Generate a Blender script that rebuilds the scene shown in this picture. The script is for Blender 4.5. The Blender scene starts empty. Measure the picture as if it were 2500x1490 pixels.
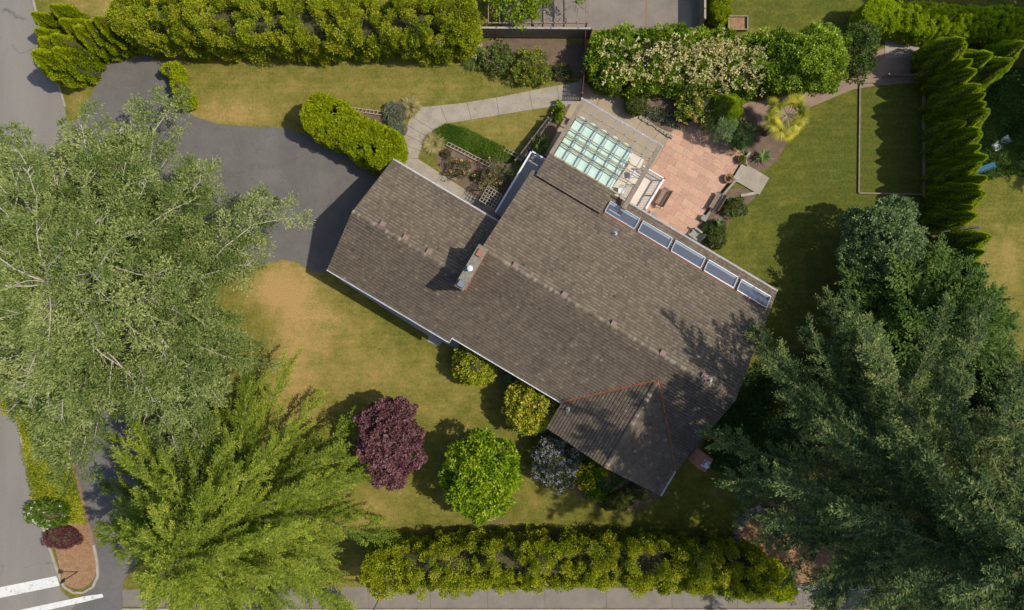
import bpy, bmesh, math, random
import numpy as np
from mathutils import Vector, Matrix
SC = bpy.context.scene
COL = SC.collection
PI = math.pi
# ------------------------------------------------------------------ camera, sky, sun
S = 32.0                       # photo pixels per metre on the ground
H = 2500*24/36/S               # camera height (52.1 m)
SUN_EL, SUN_AZ = math.radians(53), math.radians(91)     # azimuth clockwise from north (+Y)
cam = bpy.data.cameras.new('camera'); cam.lens = 24; cam.sensor_width = 36; cam.clip_end = 2000
co = bpy.data.objects.new('camera', cam); COL.objects.link(co); co.location = (0, 0, H); SC.camera = co
W = bpy.data.worlds.new('World'); SC.world = W; W.use_nodes = True
nt = W.node_tree
sky = nt.nodes.new('ShaderNodeTexSky'); sky.sky_type = 'NISHITA'; sky.sun_disc = False
sky.sun_elevation = SUN_EL; sky.sun_rotation = SUN_AZ; sky.air_density = 1.0; sky.dust_density = 1.5
nt.links.new(sky.outputs[0], nt.nodes['Background'].inputs[0]); nt.nodes['Background'].inputs[1].default_value = 0.15
sl = bpy.data.lights.new('sun', 'SUN'); sl.energy = 4.2; sl.angle = math.radians(0.5); sl.color = (1.0, 0.93, 0.80)
so = bpy.data.objects.new('sun', sl); COL.objects.link(so)
sd = Vector((math.sin(SUN_AZ)*math.cos(SUN_EL), math.cos(SUN_AZ)*math.cos(SUN_EL), math.sin(SUN_EL)))
so.rotation_euler = sd.to_track_quat('Z', 'Y').to_euler(); so.location = sd*80
SC.view_settings.view_transform = 'Standard'; SC.view_settings.look = 'None'; SC.view_settings.gamma = 1
SC.view_settings.exposure = 0.0
# ------------------------------------------------------------------ helpers
def G(px, py, h=0.0):          # photo pixel seen at height h -> world point
    k = (H-h)/H
    return Vector(((px-1250)/S*k, (745-py)/S*k, h))
def R(a, n, h=0.0):            # house axes (ground px along the ridge, across it) -> world
    return Vector(((.859*a-.511*n)/S, -(.511*a+.859*n)/S, h))
HROT = -math.atan2(.511, .859)
def tag(o, label=None, cat=None, group=None, kind=None):
    if label: o['label'] = label
    if cat: o['category'] = cat
    if group: o['group'] = group
    if kind: o['kind'] = kind
    return o
def thing(name, label, cat, loc=(0, 0, 0), rz=0, group=None):
    o = bpy.data.objects.new(name, None); COL.objects.link(o); o.location = loc; o.rotation_euler = (0, 0, rz)
    o.empty_display_size = .2
    return tag(o, label, cat, group)
def link_mesh(name, me, mat, parent=None, loc=None):
    o = bpy.data.objects.new(name, me); COL.objects.link(o)
    if mat: me.materials.append(mat)
    if parent: o.parent = parent
    if loc is not None: o.location = loc
    return o
def copy_tree(o, parent=None):
    c = o.copy(); COL.objects.link(c); c.parent = parent
    for ch in list(o.children): copy_tree(ch, c)
    return c
class MB:
    def __init__(s): s.v = []; s.f = []; s.t = []
    def add(s, vs, fs, tint=.5):
        b = len(s.v); s.v += [tuple(p) for p in vs]; s.f += [tuple(i+b for i in f) for f in fs]; s.t += [tint]*len(fs); return s
    def box(s, c, size, rz=0, tilt=None, tint=.5, taper=1.0):
        x, y, z = (q/2 for q in size); M = Matrix.Rotation(rz, 3, 'Z')
        if tilt is not None: M = M @ Matrix.Rotation(tilt[1], 3, tilt[0])
        vs = [Vector(c)+M@Vector((sx*x*(taper if sz > 0 else 1), sy*y*(taper if sz > 0 else 1), sz*z)) for sz in (-1, 1) for sx, sy in ((-1, -1), (1, -1), (1, 1), (-1, 1))]
        return s.add(vs, [(3, 2, 1, 0), (4, 5, 6, 7), (0, 1, 5, 4), (1, 2, 6, 5), (2, 3, 7, 6), (3, 0, 4, 7)], tint)
    def bar(s, p, q, w, h):
        p = Vector(p); q = Vector(q); d = (q-p).normalized(); up = Vector((0, 0, 1)) if abs(d.z) < .95 else Vector((1, 0, 0))
        sx = d.cross(up).normalized()*w/2; sz = sx.cross(d).normalized()*h/2
        vs = [a+b for a in (p, q) for b in (-sx-sz, sx-sz, sx+sz, -sx+sz)]
        return s.add(vs, [(0, 1, 2, 3), (7, 6, 5, 4), (0, 4, 5, 1), (1, 5, 6, 2), (2, 6, 7, 3), (3, 7, 4, 0)])
    def tube(s, pts, rs, n=6, cap=True):
        pts = [Vector(p) for p in pts]; vs = []; fs = []
        for i, p in enumerate(pts):
            d = (pts[min(i+1, len(pts)-1)]-pts[max(i-1, 0)]).normalized()
            up = Vector((0, 0, 1)) if abs(d.z) < .9 else Vector((1, 0, 0))
            u = d.cross(up).normalized(); w = u.cross(d)
            r = rs[i] if hasattr(rs, '__len__') else rs
            for k in range(n): vs.append(p+u*(r*math.cos(2*PI*k/n))+w*(r*math.sin(2*PI*k/n)))
        for i in range(len(pts)-1):
            for k in range(n): a = i*n+k; b = i*n+(k+1) % n; fs.append((a, b, b+n, a+n))
        if cap: fs.append(tuple(range(n))[::-1]); fs.append(tuple(len(vs)-n+k for k in range(n)))
        return s.add(vs, fs)
    def prism(s, poly, z0, z1):
        n = len(poly); vs = [(p[0], p[1], z0) for p in poly]+[(p[0], p[1], z1) for p in poly]
        return s.add(vs, [tuple(range(n))[::-1], tuple(range(n, 2*n))]+[(i, (i+1) % n, n+(i+1) % n, n+i) for i in range(n)])
    def lathe(s, c, prof, n=16):
        vs = [(c[0]+r*math.cos(2*PI*k/n), c[1]+r*math.sin(2*PI*k/n), c[2]+z) for r, z in prof for k in range(n)]
        fs = [(i*n+k, i*n+(k+1) % n, (i+1)*n+(k+1) % n, (i+1)*n+k) for i in range(len(prof)-1) for k in range(n)]
        fs += [tuple(range(n))[::-1], tuple((len(prof)-1)*n+k for k in range(n))]
        return s.add(vs, fs)
    def build(s, name, mat, parent=None, origin=(0, 0, 0), loc=None, smooth=False):
        me = bpy.data.meshes.new(name); ox, oy, oz = origin
        me.from_pydata([(x-ox, y-oy, z-oz) for x, y, z in s.v], [], s.f)
        at = me.attributes.new('tint', 'FLOAT', 'FACE'); at.data.foreach_set('value', np.array(s.t, dtype=np.float32))
        if smooth: me.polygons.foreach_set('use_smooth', [True]*len(me.polygons))
        me.update(); return link_mesh(name, me, mat, parent, loc)
class FO:                       # foliage: many small rhombic leaves in one mesh
    def __init__(s): s.V = []; s.T = []
    def add(s, P, D, N, L, Wd, T):
        P = np.asarray(P); D = nrm(D); Sd = nrm(np.cross(D, N)); n = len(P)
        L = np.broadcast_to(L, (n,))[:, None]; Wd = np.broadcast_to(Wd, (n,))[:, None]
        m = P+D*L*.45
        s.V.append(np.stack([P, m+Sd*Wd/2, P+D*L, m-Sd*Wd/2], 1)); s.T.append(np.broadcast_to(T, (n,)))
    def build(s, name, mat, parent=None, origin=(0, 0, 0)):
        V = np.concatenate(s.V).reshape(-1, 3)-np.array(origin)[None]; T = np.concatenate(s.T); n = len(T)
        me = bpy.data.meshes.new(name)
        me.vertices.add(4*n); me.vertices.foreach_set('co', V.astype(np.float32).ravel())
        me.loops.add(4*n); me.loops.foreach_set('vertex_index', np.arange(4*n, dtype=np.int32))
        me.polygons.add(n); me.polygons.foreach_set('loop_start', np.arange(0, 4*n, 4, dtype=np.int32))
        try: me.polygons.foreach_set('loop_total', np.full(n, 4, dtype=np.int32))
        except Exception: pass
        at = me.attributes.new('tint', 'FLOAT', 'FACE'); at.data.foreach_set('value', np.clip(T, 0, 1).astype(np.float32))
        me.update(calc_edges=True); return link_mesh(name, me, mat, parent)
def nrm(a): return a/np.maximum(np.linalg.norm(a, axis=-1, keepdims=True), 1e-9)
def runit(rng, n): return nrm(rng.normal(size=(n, 3)))
# ------------------------------------------------------------------ materials
def newmat(name):
    m = bpy.data.materials.new(name); m.use_nodes = True; t = m.node_tree; b = t.nodes['Principled BSDF']; return m, t, b
def nd(t, typ, **kw):
    n = t.nodes.new(typ)
    for k, v in kw.items(): setattr(n, k, v)
    return n
def pos(t): return nd(t, 'ShaderNodeNewGeometry').outputs['Position']
def noise(t, vec, scale, detail=4, rough=.6, stretch=None):
    if stretch:
        mp = nd(t, 'ShaderNodeMapping'); mp.inputs['Scale'].default_value = stretch; t.links.new(vec, mp.inputs[0]); vec = mp.outputs[0]
    n = nd(t, 'ShaderNodeTexNoise'); n.inputs['Scale'].default_value = scale; n.inputs['Detail'].default_value = detail
    n.inputs['Roughness'].default_value = rough; t.links.new(vec, n.inputs['Vector']); return n.outputs[0]
def ramp(t, fac, stops):
    r = nd(t, 'ShaderNodeValToRGB'); e = r.color_ramp.elements
    while len(e) < len(stops): e.new(.5)
    for i, (p, c) in enumerate(stops): e[i].position = p; e[i].color = (*c, 1)
    t.links.new(fac, r.inputs[0]); return r.outputs[0]
def mix(t, fac, a, b, mode='MIX'):
    m = nd(t, 'ShaderNodeMix', data_type='RGBA', blend_type=mode)
    if isinstance(fac, (int, float)): m.inputs[0].default_value = fac
    else: t.links.new(fac, m.inputs[0])
    for s_, v in ((6, a), (7, b)):
        if isinstance(v, tuple): m.inputs[s_].default_value = (*v, 1)
        else: t.links.new(v, m.inputs[s_])
    return m.outputs[2]
def math_(t, op, a, b):
    m = nd(t, 'ShaderNodeMath', operation=op); m.use_clamp = True
    for i, v in enumerate((a, b)):
        if isinstance(v, (int, float)): m.inputs[i].default_value = v
        else: t.links.new(v, m.inputs[i])
    return m.outputs[0]
def bump(t, b, h, strength=.3, dist=.05):
    n = nd(t, 'ShaderNodeBump'); n.inputs['Strength'].default_value = strength; n.inputs['Distance'].default_value = dist
    t.links.new(h, n.inputs['Height']); t.links.new(n.outputs[0], b.inputs['Normal'])
def surf(name, c1, c2, scale=3, rough=.85, bmp=.2, fine=40, fine_amt=.25, metal=0, tintamt=0, stretch=None, spots=None):
    m, t, b = newmat(name); p = pos(t)
    n1 = noise(t, p, scale, 5, .6, stretch); c = ramp(t, n1, [(.3, c1), (.7, c2)])
    n2 = noise(t, p, fine, 3, .7)
    c = mix(t, fine_amt, c, ramp(t, n2, [(.3, (.25, .25, .25)), (.7, (1, 1, 1))]), 'MULTIPLY') if fine_amt else c
    if spots:
        n3 = noise(t, p, spots[0], 6, .65); c = mix(t, math_(t, 'MULTIPLY', ramp(t, n3, [(spots[1], (0, 0, 0)), (spots[1]+.1, (1, 1, 1))]), spots[3] if len(spots) > 3 else .8), c, spots[2])
    if tintamt:
        at = nd(t, 'ShaderNodeAttribute', attribute_name='tint')
        c = mix(t, 1.0, c, ramp(t, at.outputs['Fac'], [(0, (1-tintamt,)*3), (1, (1, 1, 1))]), 'MULTIPLY')
    t.links.new(c, b.inputs['Base Color']); b.inputs['Roughness'].default_value = rough; b.inputs['Metallic'].default_value = metal
    if bmp: bump(t, b, n2, bmp, .03)
    return m
def cracks(m, sc=.22, c=(.07, .065, .06), w=.006):
    t = m.node_tree; b = t.nodes['Principled BSDF']; lk = b.inputs['Base Color'].links[0]; src = lk.from_socket; p = pos(t)
    n = nd(t, 'ShaderNodeTexNoise'); n.inputs['Scale'].default_value = .9; n.inputs['Detail'].default_value = 5; t.links.new(p, n.inputs['Vector'])
    ad = nd(t, 'ShaderNodeVectorMath', operation='MULTIPLY_ADD'); t.links.new(n.outputs['Color'], ad.inputs[0]); ad.inputs[1].default_value = (1.6, 1.6, 0); t.links.new(p, ad.inputs[2])
    v = nd(t, 'ShaderNodeTexVoronoi', feature='DISTANCE_TO_EDGE'); v.inputs['Scale'].default_value = sc; t.links.new(ad.outputs[0], v.inputs['Vector'])
    k = noise(t, p, .3, 3); f = math_(t, 'MULTIPLY', ramp(t, v.outputs['Distance'], [(0, (1, 1, 1)), (w, (0, 0, 0))]), ramp(t, k, [(.45, (0, 0, 0)), (.55, (.75, .75, .75))]))
    t.links.new(mix(t, f, src, c), b.inputs['Base Color'])
def plain(name, c, rough=.5, metal=0, var=.15):
    return surf(name, tuple(x*(1-var) for x in c), c, 2.5, rough, 0, 30, .12, metal)
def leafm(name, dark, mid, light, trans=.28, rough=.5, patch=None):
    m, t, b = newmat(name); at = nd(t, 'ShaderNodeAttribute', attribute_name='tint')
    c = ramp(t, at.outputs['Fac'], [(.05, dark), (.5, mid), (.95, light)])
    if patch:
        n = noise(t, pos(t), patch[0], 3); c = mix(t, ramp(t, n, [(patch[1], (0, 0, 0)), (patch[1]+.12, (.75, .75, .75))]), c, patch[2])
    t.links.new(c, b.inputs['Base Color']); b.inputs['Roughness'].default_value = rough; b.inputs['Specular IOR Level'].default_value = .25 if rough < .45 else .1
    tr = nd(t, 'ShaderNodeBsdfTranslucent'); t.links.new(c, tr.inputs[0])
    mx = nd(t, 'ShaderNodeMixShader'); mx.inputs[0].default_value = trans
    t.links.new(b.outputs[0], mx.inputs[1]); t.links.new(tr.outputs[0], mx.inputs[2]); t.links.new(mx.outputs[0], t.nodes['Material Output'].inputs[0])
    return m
M = {}
M['asphalt'] = surf('asphalt', (.138, .126, .118), (.178, .162, .150), .35, .9, .3, 60, .3, spots=(.9, .58, (.125, .12, .125), .5))
M['asphalt'] = surf('asphalt', (.125, .115, .108), (.175, .16, .148), .45, .9, .3, 14, .45, spots=(1.1, .55, (.10, .093, .09), .55))
M['road'] = surf('road_asphalt', (.215, .195, .172), (.27, .245, .215), .5, .9, .25, 15, .4, spots=(1.6, .62, (.17, .155, .14), .5), stretch=(1, .15, 1))
cracks(M['asphalt']); cracks(M['road'], .15)
M['concrete'] = surf('old_concrete', (.30, .255, .20), (.40, .345, .275), 1.2, .9, .25, 22, .35, spots=(2.5, .56, (.21, .185, .145), .7))
M['concrete_tan'] = surf('tan_concrete', (.33, .255, .175), (.43, .34, .235), 1.0, .9, .2, 22, .3, spots=(2.0, .6, (.25, .20, .14), .6))
M['pave'] = surf('grey_pavement', (.19, .163, .132), (.26, .222, .18), .8, .9, .25, 30, .35, spots=(1.5, .6, (.17, .155, .14), .7))
M['kerb'] = surf('kerb', (.34, .29, .23), (.45, .40, .33), 2, .9, .2, 25, .4, spots=(3, .55, (.28, .15, .08), .6))
M['soil'] = surf('soil', (.13, .085, .055), (.215, .15, .105), 1.5, .95, .6, 26, .5, spots=(14, .64, (.32, .22, .13), .8))
M['mulch'] = surf('mulch', (.26, .135, .065), (.40, .23, .12), 3, .95, .6, 18, .6, spots=(16, .57, (.55, .38, .2), .9))
M['needle'] = surf('needle_litter', (.22, .13, .09), (.34, .22, .16), 3, .95, .5, 22, .5)
M['white'] = plain('white_paint', (.78, .78, .80), .4)
M['roadpaint'] = surf('road_paint', (.60, .59, .56), (.72, .71, .68), 2, .7, 0, 40, .15, spots=(2.4, .56, (.30, .28, .26), 1))
M['siding'] = surf('cream_siding', (.50, .47, .42), (.58, .55, .5), 2, .7, 0, 30, .1)
M['fascia'] = surf('brown_fascia', (.10, .075, .055), (.15, .115, .085), 4, .8, .2, 30, .3)
M['brick'] = surf('red_brick', (.33, .12, .075), (.45, .20, .13), 6, .9, .4, 14, .5)
M['rust'] = surf('rusty_flashing', (.27, .085, .04), (.36, .13, .06), 5, .7, .1, 30, .3)
M['metal'] = plain('galvanised_metal', (.42, .44, .46), .35, .8)
M['lead'] = plain('grey_metal', (.30, .31, .32), .5, .4)
M['alu'] = plain('aluminium_frame', (.55, .56, .57), .4, .5)
M['vent'] = plain('roof_vent_paint', (.25, .165, .135), .7)
M['timber'] = surf('weathered_timber', (.20, .155, .115), (.31, .25, .19), 3, .85, .3, 35, .4)
M['ytimber'] = surf('yellow_timber', (.42, .32, .16), (.52, .41, .22), 5, .7, .2, 35, .3)
M['benchwood'] = surf('bench_timber', (.20, .145, .10), (.29, .215, .155), 5, .7, .2, 35, .3)
M['teak'] = surf('grey_timber', (.26, .25, .21), (.36, .35, .30), 5, .75, .2, 35, .3)
M['cast'] = plain('dark_cast_iron', (.05, .05, .05), .5, .4)
M['deckfloor'] = surf('cream_deck', (.62, .52, .43), (.70, .60, .51), 2, .7, 0, 20, .12)
M['greydeck'] = surf('grey_deck', (.30, .285, .275), (.36, .34, .33), 2, .7, 0, 20, .15)
M['cloth'] = surf('green_shade_cloth', (.46, .64, .53), (.68, .80, .71), 2.0, .8, 0, 18, .12)
M['bark'] = surf('brown_bark', (.13, .095, .07), (.21, .16, .12), 6, .9, .6, 22, .5)
M['palebark'] = surf('pale_lichen_bark', (.34, .30, .24), (.55, .50, .41), 4, .9, .5, 20, .4)
M['terracotta'] = plain('terracotta', (.36, .15, .08), .8)
M['stone'] = surf('garden_stone', (.24, .215, .18), (.40, .36, .30), 3, .9, .6, 18, .4)
M['blueplastic'] = plain('blue_plastic', (.03, .15, .25), .5)
M['bluegrey'] = plain('blue_grey_plastic', (.13, .19, .22), .6)
M['orange'] = plain('orange_sign', (.65, .24, .02), .5)
M['fencewood'] = surf('fence_boards', (.17, .13, .10), (.25, .195, .15), 3, .85, .3, 30, .4, stretch=(6, 6, .5))
M['redwood'] = surf('red_brown_fence', (.16, .065, .045), (.22, .10, .07), 3, .85, .3, 30, .3)
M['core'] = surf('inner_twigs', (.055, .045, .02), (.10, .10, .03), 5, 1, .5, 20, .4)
def glassm(name, tint, refl, rough=.03):
    m, t, b = newmat(name); g = nd(t, 'ShaderNodeBsdfGlossy'); g.inputs['Roughness'].default_value = rough; g.inputs[0].default_value = (1, 1, 1, 1)
    tr = nd(t, 'ShaderNodeBsdfTransparent'); tr.inputs[0].default_value = (*tint, 1); mx = nd(t, 'ShaderNodeMixShader'); mx.inputs[0].default_value = refl
    t.links.new(tr.outputs[0], mx.inputs[1]); t.links.new(g.outputs[0], mx.inputs[2]); t.links.new(mx.outputs[0], t.nodes['Material Output'].inputs[0]); return m
M['glass'] = glassm('clear_glass', (.93, .95, .94), .05)
M['skyglass'] = glassm('skylight_glass', (.75, .78, .8), .16)
M['roomdark'] = plain('room_inside', (.14, .125, .14), .8)
M['roomwhite'] = plain('white_shaft', (.62, .64, .66), .8)
def stamped():
    m, t, b = newmat('stamped_terracotta_patio'); p = pos(t)
    mp = nd(t, 'ShaderNodeMapping'); mp.inputs['Rotation'].default_value = (0, 0, -HROT); t.links.new(p, mp.inputs[0])
    br = nd(t, 'ShaderNodeTexBrick'); br.inputs['Scale'].default_value = 1; br.inputs['Brick Width'].default_value = .95; br.inputs['Row Height'].default_value = .55
    br.inputs['Mortar Size'].default_value = .018; br.inputs['Mortar Smooth'].default_value = .3; br.inputs['Color1'].default_value = (.62, .35, .235, 1); br.inputs['Color2'].default_value = (.46, .24, .165, 1)
    br.inputs['Mortar'].default_value = (.34, .17, .11, 1); t.links.new(mp.outputs[0], br.inputs['Vector'])
    vo = nd(t, 'ShaderNodeTexVoronoi', feature='DISTANCE_TO_EDGE'); vo.inputs['Scale'].default_value = 1.1; t.links.new(mp.outputs[0], vo.inputs['Vector'])
    c = mix(t, ramp(t, vo.outputs['Distance'], [(0, (.3, .3, .3)), (.015, (0, 0, 0))]), br.outputs[0], (.30, .17, .11))
    n = noise(t, p, 2.6, 6, .75); c = mix(t, ramp(t, n, [(.42, (0, 0, 0)), (.62, (.8, .8, .8))]), c, (.44, .32, .22))
    n2 = noise(t, p, 9, 5, .85); c = mix(t, .6, c, ramp(t, n2, [(.3, (.45,)*3), (.65, (1.15,)*3)]), 'MULTIPLY')
    t.links.new(c, b.inputs['Base Color']); b.inputs['Roughness'].default_value = .8; bump(t, b, vo.outputs['Distance'], .1, .02); return m
M['stamped'] = stamped()
def shingle():
    m, t, b = newmat('weathered_shingle'); p = pos(t); at = nd(t, 'ShaderNodeAttribute', attribute_name='tint')
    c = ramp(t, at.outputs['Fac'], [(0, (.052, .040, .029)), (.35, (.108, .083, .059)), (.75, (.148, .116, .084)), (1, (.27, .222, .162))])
    n = noise(t, p, .45, 5); c = mix(t, .55, c, ramp(t, n, [(.35, (.72, .72, .72)), (.65, (1.15, 1.12, 1.05))]), 'MULTIPLY')
    n2 = noise(t, p, 28, 3); c = mix(t, .3, c, ramp(t, n2, [(.3, (.4,)*3), (.7, (1.1,)*3)]), 'MULTIPLY')
    n3 = noise(t, p, 1.3, 7, .75); c = mix(t, ramp(t, n3, [(.52, (0, 0, 0)), (.7, (.55, .55, .55))]), c, (.20, .165, .10)); n4 = noise(t, p, .9, 6, .7, (1, 1, 1.01)); c = mix(t, ramp(t, n4, [(.55, (0, 0, 0)), (.75, (.5, .5, .5))]), c, (.075, .06, .042))
    t.links.new(c, b.inputs['Base Color']); b.inputs['Roughness'].default_value = .9; bump(t, b, n2, .3, .02); return m
M['shingle'] = shingle()
M['shedge'] = plain('shingle_edge', (.27, .21, .15), .9)
def lawnm():
    m, t, b = newmat('lawn'); p = pos(t)
    a = nd(t, 'ShaderNodeAttribute', attribute_name='dry'); a2 = nd(t, 'ShaderNodeAttribute', attribute_name='bare')
    n1 = noise(t, p, .8, 8, .78); n2 = noise(t, p, 4.5, 6, .85); n3 = noise(t, p, 13, 4, .9); st = noise(t, p, 1.0, 4, .6, (.22, 2.6, 1))
    d = math_(t, 'ADD', a.outputs['Fac'], math_(t, 'MULTIPLY', math_(t, 'SUBTRACT', n1, .40), 1.35))
    d = math_(t, 'ADD', d, math_(t, 'MULTIPLY', math_(t, 'SUBTRACT', st, .42), .45))
    d = math_(t, 'ADD', d, math_(t, 'MULTIPLY', math_(t, 'SUBTRACT', n2, .43), 1.25))
    c = ramp(t, d, [(0, (.068, .090, .014)), (.3, (.140, .142, .024)), (.6, (.245, .20, .05)), (1, (.42, .275, .105))])
    c = mix(t, ramp(t, math_(t, 'ADD', a2.outputs['Fac'], math_(t, 'MULTIPLY', math_(t, 'SUBTRACT', n2, .5), .8)), [(.4, (0, 0, 0)), (.7, (1, 1, 1))]), c, (.19, .125, .08))
    c = mix(t, .75, c, ramp(t, n3, [(.32, (.35,)*3), (.68, (1.3,)*3)]), 'MULTIPLY')
    t.links.new(c, b.inputs['Base Color']); b.inputs['Roughness'].default_value = .95; b.inputs['Specular IOR Level'].default_value = .1; bump(t, b, n3, .6, .04); return m
M['lawn'] = lawnm()
M['lime'] = leafm('lime_cedar_foliage', (.10, .14, .008), (.27, .33, .012), (.50, .50, .035), .32)
M['lime2'] = leafm('bright_cedar_foliage', (.12, .18, .004), (.30, .38, .006), (.50, .53, .02), .32)
M['column'] = leafm('clipped_cedar_foliage', (.11, .20, .008), (.33, .46, .014), (.64, .70, .03), .5)
M['ball'] = leafm('box_foliage', (0.052, 0.085, 0.016), (0.111, 0.150, 0.026), (0.182, 0.208, 0.052), .2)
M['cedar'] = leafm('grey_green_cedar_foliage', (.07, .12, .02), (.22, .285, .075), (.46, .49, .19), .33)
M['cypress'] = leafm('yellow_green_cypress_foliage', (.06, .10, .012), (.20, .27, .024), (.46, .48, .07), .34)
M['fir'] = leafm('dark_green_conifer_foliage', (.022, .052, .017), (.074, .125, .042), (.34, .38, .11), .3)
M['juniper'] = leafm('dark_green_juniper_foliage', (.03, .075, .014), (.09, .16, .03), (.20, .27, .05), .28)
M['laurel'] = leafm('laurel_leaves', (.05, .10, .008), (.18, .28, .015), (.40, .52, .05), .32, .35)
M['olive'] = leafm('grey_green_leaves', (.06, .11, .035), (.17, .26, .095), (.36, .45, .19), .3)
M['magnolia'] = leafm('bright_green_leaves', (.08, .17, .004), (.20, .34, .008), (.46, .54, .03), .36, .4)
M['camellia'] = leafm('camellia_leaves', (.10, .16, .008), (.33, .40, .02), (.68, .58, .07), .3, .35)
M['camellia2'] = leafm('green_camellia_leaves', (.08, .14, .01), (.23, .31, .02), (.52, .44, .07), .3, .35)
M['maple'] = leafm('purple_maple_leaves', (.07, .025, .03), (.18, .075, .085), (.33, .17, .175), .25) #, (0.080, 0.026, 0.032), (0.189, 0.072, 0.080), (0.334, 0.160, 0.160), .25)
M['heather'] = leafm('dark_red_shrub_leaves', (0.070, 0.021, 0.028), (0.140, 0.049, 0.056), (0.252, 0.126, 0.112), .2)
M['shrub'] = leafm('mid_green_shrub_leaves', (0.042, 0.084, 0.014), (0.112, 0.168, 0.035), (0.252, 0.280, 0.084), .25)
M['rosebush'] = leafm('rose_leaves', (0.039, 0.065, 0.019), (0.104, 0.130, 0.039), (0.247, 0.221, 0.091), .25)
M['lav'] = leafm('lavender_leaves', (.10, .12, .08), (.20, .225, .15), (.33, .35, .24), .2)
M['ground_y'] = leafm('yellow_ground_cover', (.13, .18, .01), (.30, .34, .02), (.50, .48, .05), .3)
M['grassy'] = leafm('lush_grass', (0.048, 0.108, 0.010), (0.108, 0.204, 0.017), (0.228, 0.312, 0.048), .3)
M['straw'] = leafm('straw_grass', (.22, .20, .07), (.38, .32, .13), (.52, .43, .2), .3)
M['palm'] = leafm('palm_fronds', (.13, .17, .015), (.36, .37, .03), (.68, .52, .04), .35, .4)
M['ceanothus'] = leafm('ceanothus_leaves', (.05, .07, .025), (.11, .13, .05), (.22, .23, .12), .2)
M['lilac'] = leafm('lilac_flowers', (.28, .27, .34), (.45, .43, .54), (.58, .58, .68), .2)
M['cream'] = leafm('cream_flowers', (.46, .40, .14), (.68, .59, .26), (.80, .73, .42), .25)
M['yellow'] = leafm('yellow_flowers', (.6, .45, .01), (.80, .62, .02), (.85, .74, .08), .3)
M['peach'] = leafm('peach_flowers', (.62, .25, .10), (.78, .42, .2), (.85, .62, .3), .3)
M['yelrose'] = leafm('yellow_peach_flowers', (.75, .45, .15), (.82, .60, .22), (.85, .75, .4), .3)
M['whitefl'] = leafm('white_flowers', (.6, .6, .58), (.75, .75, .72), (.8, .8, .8), .2)
M['pink'] = leafm('pink_flowers', (.35, .02, .12), (.5, .04, .2), (.6, .1, .25), .2)
M['agave'] = leafm('spiky_leaves', (.06, .12, .03), (.14, .23, .06), (.28, .38, .12), .2, .4)
M['vine'] = leafm('vine_leaves', (.09, .16, .005), (.20, .30, .01), (.36, .45, .03), .4)
M['drylitter'] = leafm('dry_brown_litter', (.12, .06, .03), (.24, .13, .07), (.38, .25, .13), .1)
M['weeds'] = leafm('weedy_ground_cover', (0.024, 0.072, 0.018), (0.060, 0.132, 0.036), (0.132, 0.228, 0.060), .2)
# ------------------------------------------------------------------ setting
def smoothpoly(pts, it=2):
    for _ in range(it):
        q = []
        for i in range(len(pts)):
            a, b = pts[i], pts[(i+1) % len(pts)]
            q += [(a[0]*.75+b[0]*.25, a[1]*.75+b[1]*.25), (a[0]*.25+b[0]*.75, a[1]*.25+b[1]*.75)]
        pts = q
    return pts
def sheet(name, pts, z, mat, smooth=0, struct=True, label=None, cat=None, kind=None):
    if smooth: pts = smoothpoly(pts, smooth)
    me = bpy.data.meshes.new(name); bm = bmesh.new()
    f = bm.faces.new([bm.verts.new((*G(x, y)[:2], z)) for x, y in pts]); bm.normal_update(); bmesh.ops.triangulate(bm, faces=[f])
    bm.normal_update()
    for f in bm.faces:
        if f.normal.z < 0: f.normal_flip()
    bm.to_mesh(me); bm.free(); o = link_mesh(name, me, mat)
    if struct: o['kind'] = 'structure'
    else: tag(o, label, cat, kind=kind)
    return o
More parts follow.
